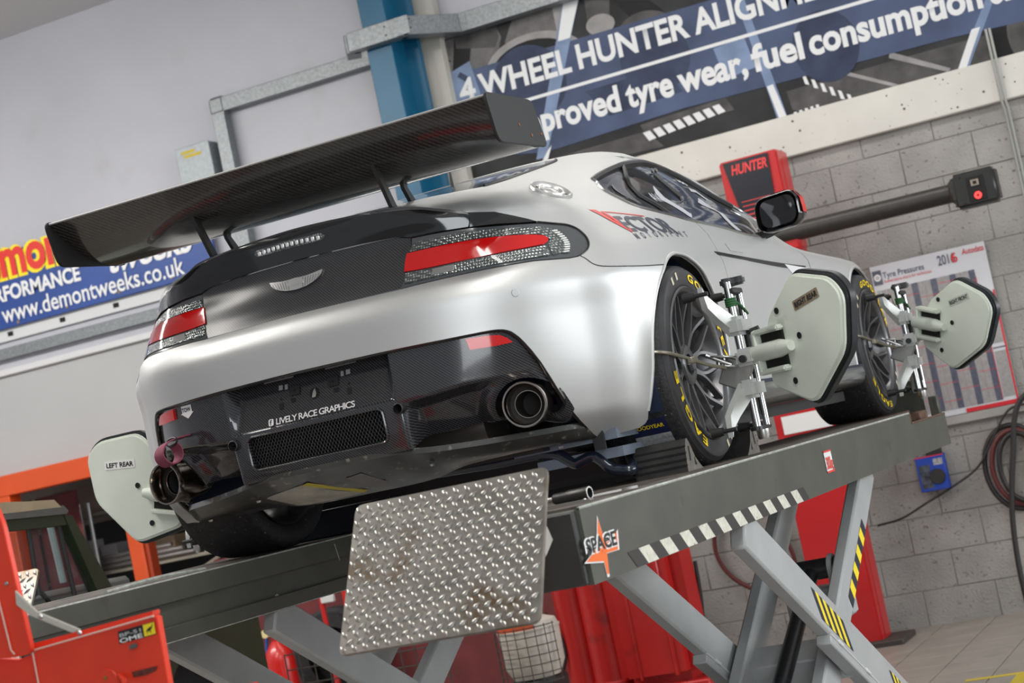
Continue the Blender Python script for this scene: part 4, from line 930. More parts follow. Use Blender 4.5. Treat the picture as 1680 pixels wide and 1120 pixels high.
# ---- scissor legs
def leg(name,x,p0,p1,w,t,parent,m_=legm,seam=True):
    a=P3(x,*p0); b=P3(x,*p1); d=(b-a); L=d.length; ang=math.atan2(d.z,d.y)
    o=box(name,(a+b)/2,(t,L,w),m_,parent,.008,(ang,0,0))
    return o,a,b,ang
sl=-.57
def legs(sx):
    for xx,in_ in ((1.03,False),(.60,True)):
        x=xx*sx; A,a,b,an=leg('scissor_leg',x,(-.325,-.189),(1.78,-1.33),.135,.05,LIFT)
        # cover plate with welded seam on the lower half
        Lc=.62; d=(b-a).normalized(); up=Vector((0,-d.z,d.y)); m0=a+d*.78-up*.067
        box('leg_cover',(m0+d*Lc)-up*.016,(.052,2*Lc,.035),legm,A,.004,(an,0,0))
        tube('weld_seam',[m0+Vector((.026*sx,0,-.001)),m0+d*1.2+Vector((.026*sx,0,-.001))],.004,legd,A,6)
        for i in range(4): 
            q=m0+d*(.1+.3*i)+Vector((.026*sx,0,0)); box('weld_tack',q,(.012,.05,.014),legd,A,.003,(an,0,0))
        x2=(.965 if not in_ else .665)*sx
        B,a2,b2,an2=leg('scissor_leg',x2,(1.62,-.16),(-.5,-1.33),.135,.05,LIFT)
        if sx>0 and not in_:
            hz(A,a,d,up,.60,.93,x+.0265); hz2(B,P3(x2,1.62,-.16),(P3(x2,-.5,-1.33)-P3(x2,1.62,-.16)).normalized(),.36,.84,x2+.0265)
            hz(A,a,d,up,1.46,1.7,x+.0265)
    # cross beams
    box('cross_beam',P3(.815*sx,.63,-.74),(.42,.12,.10),legm,LIFT,.006,(.5,0,0))
yl=mat('tape_yellow',(.92,.72,.02),.5); bk=mat('tape_navy_black',(.012,.013,.03),.5)
def hz(par,a,d,up,s0,s1,x):
    n=9; st=(s1-s0)/n
    for i in range(n):
        u0=s0+st*i; pts=[]
        for s,h in ((u0,.03),(u0+st,.03),(u0+st+.10,-.045),(u0+.10,-.045)):
            p=a+d*s+up*h; pts.append(Vector((x,p.y,p.z)))
        decal('hazard_stripe',pts,bk if i%2==0 else yl,par)
def hz2(par,a,d,s0,s1,x):
    up=Vector((0,-d.z,d.y)); n=9; st=(s1-s0)/n
    if up.z<0: up=-up
    for i in range(n):
        u0=s0+st*i; pts=[]
        for s,h in ((u0,-.060),(u0+st,-.060),(u0+st,-.006),(u0,-.006)):
            p=a+d*s+up*h; pts.append(Vector((x,p.y,p.z)))
        decal('hazard_stripe',pts,bk if i%2==0 else yl,par)
legs(1); legs(-1)
# hydraulic ram with its pin and lugs between the right hand legs
ram=mat('ram_black',(.02,.02,.022),.35); brass=mat('brass_fitting',(.42,.29,.08),.3,.9)
RM_=tube('hydraulic_ram',[P3(.72,1.06,-.475),P3(.94,1.06,-.475)],.038,ram,LIFT,20)
for x in (.725,.90): 
    plate('ram_lug',[(-.05,-.16)]+[(.05*math.cos(t),.05*math.sin(t)) for t in [math.pi*i/10 for i in range(11)]][::1]+[(-.05,-.05)],lambda a,b,t:P3(x+t,1.06+a,-.475+b),.018,legm,RM_,bev=.003)
lathe('ram_pin',[(0,.04),(.018,.04),(.018,-.05),(0,-.05)],brass,RM_,6,'X',smooth=False,M=Matrix.Translation(P3(.945,1.06,-.475)))
tube('ram_body',[P3(.83,1.03,-.49),P3(.83,-.2,-1.05)],.03,ram,LIFT,16)
box('ram_bracket',P3(.83,1.10,-.60),(.24,.10,.12),legm,LIFT,.01)
tube('control_cable',spline([P3(.62,.48,-.92),P3(.60,.46,-.98),P3(.605,.44,-1.08)],5),.006,mat('cable_blue',(.02,.12,.5),.5),LIFT,6)
box('base_frame',P3(.815,.7,-1.35),(.5,3.0,.07),legm,LIFT,.01); box('base_frame',P3(-.815,.7,-1.35),(.5,3.0,.07),legm,LIFT,.01)
for sx in (1,-1): box('inner_gusset',P3(.815*sx,.25,-.86),(.42,.02,.22),mat('gusset_blue_grey',(.2,.23,.27),.5),LIFT,.004,(.5,0,0))
# ------------------------------------------------------------------ wheel chocks
chk=mat('chock_rubber',(.022,.021,.02),.6,noise=.3,nscale=30); chs=mat('chock_cut_face',(.13,.12,.105),.7,noise=.3,nscale=60)
def chock(loc,flip,label):
    e=empty('wheel_chock',loc,label,'wheel chock','rubber wheel chocks by the right rear tyre'); g=-1 if flip else 1
    pr=[(-.125,.0),(-.12,.03),(-.110,.072),(-.093,.096),(-.078,.098),(-.06,.078),(-.035,.038),(.0,.012),(.02,0)]
    n=len(pr); v=[(x,y*g,z) for x in (-.165,.0) for y,z in pr]; f=[tuple(range(n)),tuple(range(2*n-1,n-1,-1))]+[(i,n+i,n+(i+1)%n,(i+1)%n) for i in range(n)]
    bm=bmesh.new(); me=pymesh('c',v,f); bm.from_mesh(me); bpy.data.meshes.remove(me); link('chock_body',bmmesh('chock_body',bm),chk,e)
    for k,(y,z) in enumerate(((-.1215,.02),(-.118,.038),(-.1135,.057),(-.107,.076))): box('chock_rib',(-.0825,y*g,z),(.167,.008,.005),darkhole,e)
    decal('chock_cut_face',[(.0008,y*g,z) for y,z in pr],chs,e)
    decal('chock_slot',[(.0014,y*g,z) for y,z in ((-.092,.03),(-.078,.03),(-.074,.074),(-.086,.074))],darkhole,e); decal('chock_slot',[(.0014,y*g,z) for y,z in ((-.05,.015),(-.03,.015),(-.045,.04))],darkhole,e)
    return e
chock((.93,-.232,H),False,'ribbed black rubber chock wedged behind the right rear tyre')
chock((.95,.215,H),True,'ribbed black rubber chock wedged in front of the right rear tyre')
# ------------------------------------------------------------------ hand tools left on the runway
skt=mat('socket_black',(.06,.058,.055),.35,.7)
so=empty('impact_socket',(.905,-1.22,H+.018),'black steel socket lying on the right runway beside the tread plate','socket'); so.rotation_euler=(0,0,math.radians(-8))
lathe('socket_body',[(.0,-.05),(.012,-.05),(.0145,-.045),(.0145,-.01),(.0165,-.006),(.0165,.055),(.0135,.056),(.0125,.03),(0,.03)],skt,so,24,'X'); lathe('socket_rim',[(.0165,.055),(.0165,.0572),(.0135,.0572),(.0135,.055)],steel,so,24,'X'); lathe('extension_bar',[(0,-.10),(.007,-.10),(.007,-.05),(0,-.05)],steel,so,12,'X')
sp=empty('spanner',(.95,-1.13,H+.004),'chrome spanner lying on the right runway behind the black socket','spanner'); sp.rotation_euler=(0,0,math.radians(25))
plate('spanner_shank',[(-.09,-.006),(.06,-.005),(.06,.005),(-.09,.006)],lambda a,b,t:Vector((a,b,t)),.005,mat('spanner_steel',(.35,.34,.32),.4,.8),sp)
plate('spanner_jaw',[(.055,-.008),(.075,-.016),(.097,-.013),(.083,-.004),(.083,.005),(.097,.012),(.077,.017),(.055,.008)],lambda a,b,t:Vector((a,b,t)),.006,mat('spanner_steel',(.35,.34,.32),.4,.8),sp)
sp2=empty('steel_strip',(.93,-1.33,H+.003),'thin grey steel strip lying flat in front of the black socket','metal strip'); plate('strip_bar',rrect(-.075,-.014,.075,.014,.004,2),lambda a,b,t:Vector((a,b,t)),.004,mat('strip_grey',(.2,.19,.175),.55,.3),sp2); lathe('strip_rivet',[(0,.007),(.004,.006),(.004,.003)],steel,sp2,8,'Z',M=Matrix.Translation(Vector((.055,0,0))))
# ------------------------------------------------------------------ wheel clamps with alignment targets
cast=mat('clamp_cast_alloy',(.46,.475,.46),.34,.25,noise=.05,nscale=20); tgt=mat('target_shell',(.66,.70,.62),.38,noise=.04,nscale=8,dirt=((.4,.42,.38),5,.66,.1)); tedge=mat('target_rubber_edge',(.02,.022,.025),.4); cord=mat('green_cord',(.02,.10,.03),.7)
def clamp(loc,rz,label,txt,tstyle,mirror=False,cordon=True,yaw=.66,roll=0.,lab=(.045,.115,.17),reach=.19):
    """local frame: origin at the wheel centre on its outer face, +x out from the car, -y towards its tail"""
    e=empty('wheel_clamp',loc,label,'wheel clamp','alignment wheel clamps with hexagonal targets'); s=-1 if mirror else 1
    def V(x,y,z): return Vector((x*s,y,z))
    x0=.135
    # twin rods
    for y,x,z0,z1,r in ((-.0,x0,-.235,.225,.0125),(.075,x0+.01,-.240,.19,.010)): tube('guide_rod',[V(x,y,z0),V(x,y,z1)],r,chrome,e,14)
    plate('rod_end_plate',rrect(-.03,-.02,.105,.02,.018,4),lambda a,b,t:V(x0+b,a,-.245+t),.012,black,e,bev=.002)
    lathe('rod_end_nut',[(0,-.03),(.016,-.03),(.02,-.02),(.02,0),(0,0)],steel,e,14,'Z',M=Matrix.Translation(V(x0+.004,.035,-.245)))
    # lobed knob
    kb=[((.034+.011*math.cos(3*t))*math.cos(t),(.034+.011*math.cos(3*t))*math.sin(t)) for t in [2*math.pi*i/36 for i in range(36)]]
    plate('clamp_knob',kb,lambda a,b,t:V(x0+a+.005,b+.035,.212+t),.026,mblack,e,bev=.006)
    box('knob_bridge',V(x0+.005,.04,.195),(.03,.10,.02),mblack,e,.004)
    # cast upper and lower jaws with arms reaching to the rim
    for zz,nm,up in ((.085,'upper_jaw',1),(-.115,'lower_jaw',-1)):
        J=box(nm,V(x0,.035,zz),(.052,.135,.06),cast,e,.012,seg=2)
        for ys in (-1,1):
            arm=[(x0-.01,zz+up*.028),(x0-.01,zz-up*.028),(x0-.035,zz+up*.055),(x0-.075,zz+up*.10),(x0-.075,zz+up*.135),(x0-.055,zz+up*.135)]
            a0=V(x0-.01,.035+ys*.045,zz); a1=V(x0-.04,.035+ys*.10,zz+up*.055); a2=V(x0-.055,.035+ys*.135,zz+up*.09)
            bm=bmesh.new(); rows=[]
            for p,w_,h_ in ((a0,.03,.058),(a1,.022,.05),(a2,.02,.045),(a2+V(0,ys*.012,up*.03),.016,.03)):
                rows.append([bm.verts.new(p+V(i*w_/2,0,j*h_/2)) for i,j in ((-1,-1),(1,-1),(1,1),(-1,1))])
            for A,B in zip(rows[:-1],rows[1:]):
                for j in range(4): bm.faces.new((A[j],A[(j+1)%4],B[(j+1)%4],B[j]))
            bm.faces.new(rows[0]);bm.faces.new(rows[-1][::-1]); link('jaw_arm',bmmesh('jaw_arm',bm,True,40),cast,J)
            q=a2+V(0,ys*.010,up*.022); tube('rim_peg',[q+V(.022,0,0),q+V(-.02,0,0),q+V(-.0205,0,0),q+V(-.058,0,0)],[.007,.007,.013,.016],mblack,J,12)
    # centre carriage, sprung lever, hook strap
    box('centre_carriage',V(x0+.012,.035,-.015),(.06,.125,.055),cast,e,.01,seg=2)
    lathe('carriage_bolt',[(0,.012),(.012,.01),(.012,-.01),(0,-.01)],black,e,12,'Y',M=Matrix.Translation(V(x0+.01,-.033,-.02)))
    tube('screw_rod',[V(x0+.01,.055,-.2),V(x0+.01,.055,.18)],.006,mblack,e,8); tube('tommy_bar',[V(x0+.01,.055,.06),V(x0+.055,.055,.065)],[.008,.011],mblack,e,8); tube('locking_stem',[V(x0+.013,.06,-.01),V(x0+.013,.06,.075)],.012,mblack,e,8)
    for dz in (0,-.03): box('lever_plate',V(x0-.05,-.03,.0+dz),(.075,.05,.006),steel,e,.002,(0,.2*s,0))
    for dy in (-.02,.0): tube('lever_post',[V(x0-.05+dy,-.03,-.032),V(x0-.05+dy,-.03,.004)],.008,chrome,e,8)
    tube('lever_bar',[V(x0-.10,-.05,.015),V(x0-.03,-.03,-.03)],.007,steel,e,8); box('lever_bracket',V(x0-.03,-.0,-.06),(.09,.03,.09),mat('bracket_grey',(.3,.3,.29),.4,.5),e,.004,(0,.5*s,0))
    tube('tyre_hook',spline([V(-.16,-.335,.045),V(-.06,-.338,.05),V(-.005,-.31,.04),V(.02,-.2,.015),V(.06,-.10,-.02),V(.09,-.05,-.035)],5),.006,mat('hook_brass_steel',(.38,.35,.28),.35,.8),e,8)
    box('hook_slider',V(.03,-.17,.005),(.018,.06,.02),mat('hook_brass_steel',(.38,.35,.28),.35,.8),e,.003)
    if cordon:
        for k in range(4): tube('cord_wrap',[V(x0+.0155*math.cos(t),.0155*math.sin(t),.15+.007*k) for t in [2*math.pi*i/14 for i in range(14)]],.0038,cord,e,6,closed=True)
        tube('cord_tail',spline([V(x0+.012,-.005,.165),V(x0+.02,.04,.145),V(x0+.022,.085,.12)],4),.004,cord,e,6)
    # stub arm and target plate standing out to the side, turned towards the camera tower
    tube('target_spindle',[V(x0+.03,.03,-.015),V(x0+.12,.02,-.012)],.014,steel,e,12)
    pv=Vector((.245,.015,-.005)); cyw,syw=math.cos(yaw),math.sin(yaw); cr_,sr_=math.cos(roll),math.sin(roll)
    def th(a,b,y):
        a2,b2=a*cr_-b*sr_,a*sr_+b*cr_; a3=a2+reach
        return V(pv.x+a3*cyw-y*-syw*-1*0+y*syw,pv.y-a3*syw+y*cyw,pv.z+b2)
    RT=Matrix.Rotation(-yaw*s,4,'Z')@Matrix.Rotation(-roll*s,4,'Y')
    def tbox(name,a,b,y,size,m_,bev=.0,seg=1):
        bm=bmesh.new(); boxbm(bm,th(a,b,y),size,RT,bev,seg); return link(name,bmmesh(name,bm,bool(bev),40),m_,T)
    hexo=rpoly([(-.01,.205),(.165,.160),(.212,.10),(.165,-.06),(-.02,-.195),(-.215,-.115),(-.175,.085)],.035)
    T=plate('target_plate',hexo,lambda a,b,t:th(a,b,-.012-t),.022,tgt,e,bev=.008)
    big=[(a*1.055,b*1.055) for a,b in hexo]
    plate('target_rubber_rim',big,lambda a,b,t:th(a,b,.020-t),.032,tedge,T,bev=.006)
    # moulded handle pocket
    for zz in (.055,-.07): tbox('handle_rail',-.155,zz,-.047,(.13,.032,.018),tgt,.005,2)
    tbox('handle_wall',-.218,-.008,-.047,(.016,.032,.14),tgt,.004)
    for zz in (.030,-.046): tbox('handle_pocket',-.15,zz,-.037,(.11,.008,.034),darkhole)
    lathe('handle_barrel',[(0,-.10),(.026,-.10),(.028,-.085),(.028,.03),(.016,.085),(0,.085)],tgt,T,20,'X',M=Matrix.Translation(th(-.14,-.008,-.047))@RT@Matrix.Scale(s,4,(1,0,0)))
    for a,b in ((-.105,.105),(-.02,.015),(-.085,-.115)): lathe('target_hole',[(0,.0),(.010,.0),(.0105,-.002)],darkhole,T,14,'Y',M=Matrix.Translation(th(a,b,-.0355))@RT)
    # name label
    w_=.13;h_=.030; lx,lz,tilt=lab
    def lp(a,b,y): ca,sa=math.cos(tilt),math.sin(tilt); return th(lx+(a*ca-b*sa)*s,lz+a*sa+b*ca,y)
    lm,tm=tstyle
    LB=plate('position_label',rrect(-w_/2,-h_/2,w_/2,h_/2,.003,2),lambda a,b,t:lp(a,b,-.0348-t),.0008,lm,T)
    text_map('position_lettering',txt,lambda x,y:lp(-w_*.45+x,-h_*.27+y,-.0366),h_*.78,tm,LB,bold=.03,fit=w_*.9,cut=.05)
    return e
brown=mat('label_worn_tan',(.23,.18,.12),.6,noise=.3,nscale=90); lw=mat('label_white',(.8,.8,.78),.5); lg=mat('label_clear',(.5,.53,.48),.45)
clamp((.925,0,H+.32),0,'alloy wheel clamp with hexagonal target marked RIGHT REAR, on the near rear wheel','RIGHT REAR',(brown,black))
clamp((.905,FY,H+.32),0,'alloy wheel clamp with hexagonal target marked RIGHT FRONT, on the far front wheel','RIGHT FRONT',(lg,black),roll=-.30,yaw=.66,lab=(.02,.12,.40))
clamp((-.925,0,H+.32),0,'alloy wheel clamp with hexagonal target marked LEFT REAR, beyond the tail of the car','LEFT REAR',(lw,black),mirror=True,cordon=False,yaw=.0,roll=.25,lab=(.06,.085,.15),reach=.085)
# ------------------------------------------------------------------ the room
WY=6.0
def struct(o): o['kind']='structure'; return o
cladm=mat('cladding_white',(.47,.475,.52),.55,noise=.05,nscale=1.3,bump=.04,bscale=3,dirt=((.42,.42,.43),2.2,.60,.18))
cladl=mat('board_white',(.42,.425,.43),.6,noise=.04,nscale=1.,dirt=((.44,.44,.44),1.6,.60,.15))
conc=mat('painted_concrete',(.60,.585,.54),.7,noise=.06,nscale=3,bump=.15,bscale=25)
mort=mat('mortar_grey',(.215,.205,.19),.9)
blockm=mat('block_grey',(.30,.29,.275),.85,noise=.16,nscale=3,bump=.6,bscale=70,dirt=((.15,.14,.13),45,.63,.06),world=True)
galv=mat('galvanised_steel',(.21,.225,.235),.42,.5,noise=.22,nscale=55)
blue=mat('column_blue',(.0,.085,.17),.4,noise=.08,nscale=4); blued=mat('column_blue',(.0,.125,.26))
cream=mat('cream_trim',(.45,.44,.40),.6)
tilem=mat('floor_tile',(.30,.27,.235),.42,noise=.1,nscale=5,dirt=((.22,.2,.18),3.2,.62,.15),world=True); grout=mat('grout_dark',(.06,.055,.05),.8)
# floor
FL=struct(box('floor',(0,-2.5,-.06),(26,19,.1),mat('floor_screed',(.28,.26,.235),.5,noise=.12,nscale=2),None,label='grey beige workshop floor of long tiles'))
g=box('floor_grout',(.6,4.5,-.006),(4.8,3.0,.01),grout,FL)
TM=None
for i in range(-5,8):
    for j in range(0,9):
        x=.19+.327*i; y=5.99-.163-.326*j
        if TM is None:
            t=box('tile',(0,0,0),(.321,.321,.008),tilem,FL,.0015); TM=t.data
        else:
            t=bpy.data.objects.new('tile',TM); COL.objects.link(t); t.parent=FL
        t.location=(x+.1635,y,.002+.0006*((i*7+j*3)%3))
yl_=mat('floor_line_yellow',(.55,.42,.03),.6)
a=W(1575,1120,Z=.0075);b=W(1650,1108,Z=.0075)
decal('floor_line',[(.72,3.70,.0078),(2.1,3.70,.0078),(2.1,3.76,.0078),(.72,3.76,.0078)],yl_,FL); decal('floor_line',[(.98,3.2,.0078),(1.05,3.2,.0078),(1.05,3.70,.0078),(.98,3.70,.0078)],yl_,FL)
# back wall core and cladding
WB=struct(box('wall_back',(1.05,WY+.12,2.75),(11.9,.16,5.6),mort,None,label='back wall of grey blocks below a concrete beam and white cladding'))
zb0,zb1=1.665+H,1.925+H          # concrete beam
box('concrete_beam',(1.6,WY+.0,(zb0+zb1)/2),(8.0,.16,zb1-zb0),conc,WB,.008)
hol=mat('blowhole_dark',(.10,.09,.08),.9)
for i in range(70):
    x=-1.2+3.2*random.random(); z=zb0+.02+(zb1-zb0-.04)*random.random(); r=.0025+.006*random.random()**3
    lathe('beam_pit',[(0,-.0005),(r,-.0003),(r*1.05,0)],hol,WB,8,'Y',M=Matrix.Translation(Vector((x,WY-.0805,z))))
box('wall_head',(-7.4,WY+.12,(.80+H+5.5)/2),(5.2,.16,5.5-.80-H),mort,WB)
# cladding: upper white sheets in three runs
box('cladding_sheet',(1.6,WY+.02,(zb1+5.5)/2),(8.4,.06,5.5-zb1),cladm,WB)
zt=1.58+H
box('cladding_sheet',(-6.3,WY-.00,(zt+5.5)/2),(7.4,.06,5.5-zt),cladm,WB)
box('cladding_rail',(-6.3,WY-.045,zt+.02),(7.4,.05,.05),mat('rail_white',(.62,.63,.64),.5),WB,.005)
box('cladding_rail',(-6.3,WY-.05,zt+.33),(7.4,.02,.16),mat('rail_white',(.62,.63,.64),.5),WB,.003)
for i in range(5): box('rail_slot',(-6.35+.50*i+ (.0),WY-.0615,zt+.30),(.05,.004,.035),darkhole,WB)
gs=box('galvanised_strip',(-6.3,WY-.075,1.735+H),(7.4,.04,.085),galv,WB,.004)
box('wall_board',(-6.4,WY+.0,(.80+1.58)/2+H),(7.2,.06,.78),cladl,WB)
box('mortar_bed',(-.9,WY-.0,zb0/2),(6.6,.05,zb0-.01),mort,WB)
# grey blocks, each its own piece
BX=.45;BZ=.2255; zf0=0.0; BM=None
rows=int((zb0-zf0)/BZ)+1
for r in range(rows):
    z0=zf0+r*BZ; z1=min(z0+BZ-.006,zb0-.002)
    if z1-z0<.03: continue
    for i in range(-9,5):
        x0=.10+BX*i+(BX/2 if r%2 else 0)
        if x0>1.85 or x0<-4.2: continue
        full=abs((z1-z0)-(BZ-.006))<1e-4
        if full and BM is not None:
            o=bpy.data.objects.new('block',BM); COL.objects.link(o); o.parent=WB
        else:
            o=box('block',(0,0,0),(BX-.006,.07,z1-z0),blockm,WB,.003); BM=o.data if full else BM
        o.location=(x0+BX/2,WY+.005+random.uniform(-.003,.003),(z0+z1)/2)
# ledge rail under the chart
box('wall_ledge',(1.0,WY-.055,-.165+H),(1.9,.05,.055),mat('ledge_grey',(.33,.32,.30),.6,noise=.1,nscale=6),WB,.006)
# side wall, far left, and ceiling (out of view, they shape the light)
struct(box('wall_left',(-9.6,-2.0,2.75),(.15,16,5.6),cladm,None,label='white clad side wall on the far left'))
struct(box('ceiling',(-1.5,-2.0,5.55),(17,16.4,.12),mat('ceiling_white',(.6,.6,.6),.8),None,label='pale workshop ceiling'))
for i,(x,y,l,rz) in enumerate(((2.6,-2.6,4.0,0),(-2.6,-1.5,4.0,0),(0,3.9,5.0,math.pi/2),(-6.3,1.2,5.0,math.pi/2))):  # unseen fixtures added to go with the overhead fill lights
    cl=empty('added_ceiling_lamp',(x,y,5.25),('added twin tube ceiling lamp above the right of the car','added twin tube ceiling lamp above the left of the car','added twin tube ceiling lamp before the wheel alignment banner','added twin tube ceiling lamp before the blue tuning banner')[i],'lamp','added ceiling strip lamps',rz)
    box('lamp_tray',(0,0,.08),(.5,l,.06),mat('lamp_tray_white',(.7,.7,.7),.5),cl,.01)
    for s in (-1,1): tube('lamp_tube',[(.12*s,-l/2+.05,.02),(.12*s,l/2-.05,.02)],.02,mat('lamp_glow',(1,.97,.92),.5,emit=3.),cl,10)
# ---- blue steel column with its cream packing
def wq(px,py,Y): return W(px,py,Y=Y)
yc=5.55
cl=W(605,100,Y=yc).x; cm=W(648,100,Y=yc).x; 
CO=struct(box('trim_1',((cl+cm)/2,yc+.1,2.75),(cm-cl,.2,5.5),blue,None,.004,label='blue painted steel column against the back wall'))
box('column_flange',(cm+.02,yc+.22,2.75),(.16,.05,5.5),blue,CO); box('column_web',((cl+cm)/2+.05,yc+.3,2.75),(.06,.3,5.5),blue,CO)
box('column_packing',(cm+.13,WY-.08,2.75),(.16,.10,5.5),cream,CO)
# galvanised cable trunking that wraps the column and runs along both walls
TK=empty('cable_trunking',(cl,yc,0),'galvanised cable trunking wrapping the blue column and running along the wall','trunking')
def seg(name,a,b,d,h,par,m_=galv):
    a=Vector(a);b=Vector(b); L=(b-a).length; c=(a+b)/2-Vector(par.location); rz=math.atan2((b-a).y,(b-a).x); ry=-math.asin((b-a).z/L)
    return box(name,c,(L,d,h),m_,par,.004,(0,ry,rz))
zt1=W(640,55,Y=yc).z
tkz=zt1
seg('trunking_length',(cm+.14,yc-.05,tkz),(cl-.08,yc-.05,tkz),.10,.13,TK)
seg('trunking_elbow',(cl-.07,yc-.05,tkz-.0),(cl-.16,yc+.12,tkz-.0),.10,.13,TK)
seg('trunking_elbow',(cm+.13,yc-.05,tkz),(cm+.36,WY-.15,tkz),.10,.13,TK)
seg('trunking_length',(cm+.34,WY-.12,tkz),(3.6,WY-.12,tkz),.10,.13,TK)
for x in (cm+.15,cm+.40,cm+1.5): box('trunking_joint',(Vector((x,(yc-.105) if x<cm+.2 else WY-.172,tkz))-Vector(TK.location)),(.10,.004,.12),galv,TK)
for dx in (.02,.11,.21):
    for dz in (-.03,.03): lathe('trunking_screw',[(0,-.003),(.007,0)],black,TK,8,'Y',M=Matrix.Translation(Vector((cm+dx,yc-.1015,tkz+dz))-Vector(TK.location)))
T2=empty('cable_trunking',(W(360,180,Y=WY-.08).x,WY-.08,0),'galvanised cable trunking with a right angle bend on the white wall','trunking')
zc=W(367,172,Y=WY-.09).z; xb=W(360,175,Y=WY-.09).x
seg('trunking_length',(xb-.03,WY-.09,zc),(cl-.05,WY-.09,zc),.08,.105,T2)
box('trunking_drop',(xb+.0-T2.location.x,-.01,(zc+3.42)/2),(.105,.08,zc-3.42),galv,T2,.004)
box('trunking_corner',(xb-T2.location.x,-.015,zc),(.13,.085,.13),galv,T2,.02)
jx=W(325,272,Y=WY-.12); 
JB=empty('junction_box',(jx.x,WY-.09,jx.z),'square galvanised junction box with yellow label beside the trunking','junction box')
box('box_body',(0,0,0),(.285,.12,.30),mat('box_grey',(.27,.295,.31),.45,.4,noise=.1,nscale=40),JB,.006); box('box_lid',(0,-.062,0),(.29,.006,.305),mat('box_grey',(.36,.39,.41),.4),JB,.003)
for k in range(2): decal('yellow_label',[(-.10+.02*k,-.0662,.122-.03*k),(.02+.05*k,-.0662,.122-.03*k),(.02+.05*k,-.0662,.10-.03*k),(-.10+.02*k,-.0662,.10-.03*k)],yl_,JB)
# ------------------------------------------------------------------ wheel alignment banner (printed board)
by=WY-.035
bz0,bz1=zb1-.01,W(700,75,Y=by).z
bx0=W(705,90,Y=by).x; bx1=3.2
BN=empty('alignment_banner',((bx0+bx1)/2,by,zb1),'large printed board reading 4 WHEEL HUNTER ALIGNMENT above the concrete beam','banner')
def B(x,z,l=0): return Vector((x,by-.016-l,z))-Vector(BN.location)
def Bp(px,py,l=0): q=W(px,py,Y=by-.016-l); return q-Vector(BN.location)
box('banner_board',((0),0,(bz0+bz1)/2-zb1),(bx1-bx0,.03,bz1-bz0),mat('print_dark_grey',(.028,.028,.03),.55,noise=.4,nscale=3,spec=.2),BN,.003)
p1=mat('print_mid_grey',(.075,.072,.072),.55,noise=.3,nscale=9,spec=.2); p2=mat('print_light_grey',(.27,.265,.265),.55,noise=.2,nscale=8,spec=.2); p3=mat('print_block_grey',(.13,.125,.125),.55,noise=.25,nscale=12,spec=.2); pw=mat('print_white',(.66,.67,.68),.5); pk=mat('print_black',(.012,.012,.014),.55,spec=.2); pb=mat('print_blue_band',(.062,.083,.15),.55,noise=.3,nscale=2.2,spec=.2); pbl=mat('print_blue_light',(.18,.24,.37),.55,noise=.2,nscale=6,spec=.2); pbd=mat('print_blue_dark',(.035,.046,.085),.55,noise=.3,nscale=5,spec=.2)
def pr(name,pts,m_,l): decal(name,[Bp(x,y,l) for x,y in pts],m_,BN)
_dl=[0.]
def pr(name,pts,m_,l):
    _dl[0]+=.00002; decal(name,[Bp(x,y,l+_dl[0]) for x,y in pts],m_,BN)
def disc(name,cx,cy,rx,ry,m_,l,rot=-.28,n=28):
    pts=[]
    for i in range(n):
        t=2*math.pi*i/n; a=rx*math.cos(t); b=ry*math.sin(t); pts.append((cx+a*math.cos(rot)-b*math.sin(rot),cy+a*math.sin(rot)+b*math.cos(rot)))
    pr(name,pts,m_,l)
# photographed workshop on the board: block wall, post, tyres, poles, rollers, hazard strips
pr('printed_block_wall',[(700,78),(810,38),(822,60),(812,118),(702,150)],p3,.001); pr('printed_block_wall',[(840,32),(905,10),(915,58),(850,80),(828,70)],p3,.001); pr('printed_block_wall',[(905,10),(925,0),(925,55),(915,58)],p2,.0012)
pr('printed_post',[(745,62),(775,52),(768,130),(742,140)],pk,.0014); pr('printed_post',[(745,62),(812,35),(818,62),(812,78),(748,80)],p1,.0016)
for i in range(3): pr('printed_joint',[(700,88+24*i),(740,100+22*i),(740,102+22*i),(700,90+24*i)],pk,.0018)
disc('printed_wheel_arch',880,105,84,52,p2,.002); disc('printed_tyre',882,122,80,58,pk,.0024); disc('printed_rim',850,128,30,36,p1,.0028)
disc('printed_tyre',1075,70,62,46,pk,.0022); disc('printed_tyre',1060,52,48,34,p1,.0023)
disc('printed_hub',985,40,24,17,p2,.0022); pr('printed_leg',[(958,0),(1000,0),(1000,52),(968,60)],p1,.002); pr('printed_leg',[(1005,0),(1065,0),(1090,18),(1035,30)],pk,.0021)
pr('printed_frame',[(1050,205),(1190,160),(1205,180),(1060,222)],p1,.002); pr('printed_floor',[(900,262),(1060,215),(1090,240),(905,282)],p1,.0018)
pr('printed_chassis',[(1290,150),(1480,95),(1680,40),(1680,88),(1340,190),(1300,180)],p1,.0018); pr('printed_chassis',[(1360,110),(1480,140),(1478,145),(1358,116)],p2,.0022); pr('printed_sill',[(1460,85),(1560,112),(1556,118),(1458,95)],p2,.0022)
disc('printed_wheel',1668,66,40,62,pk,.0022); disc('printed_rim',1672,62,18,40,p1,.0026)
for k in range(8):
    x=1055+18*k*.9; y=218-6.2*k; pr('printed_hazard_block',[(x,y),(x+11,y-4),(x+22,y+8),(x+10,y+13)],pw,.0026)
for k in range(7):
    x=1316+14.6*k; y=124+6*k; pr('printed_hazard_block',[(x,y),(x+6,y+1),(x+12,y+15),(x+5,y+14)],pw,.0026)
for k in range(5):
    x=1302+9*k; y=184-3*k; pr('printed_hazard_block',[(x,y),(x+5,y-1),(x+7,y+6),(x+2,y+7)],pw,.0026)
# translucent blue strip of the print
pr('printed_blue_band',[(703,134),(795,108),(1200,-10),(1700,-150),(1700,30),(1560,62),(1120,178),(895,250),(706,262)],pb,.003)
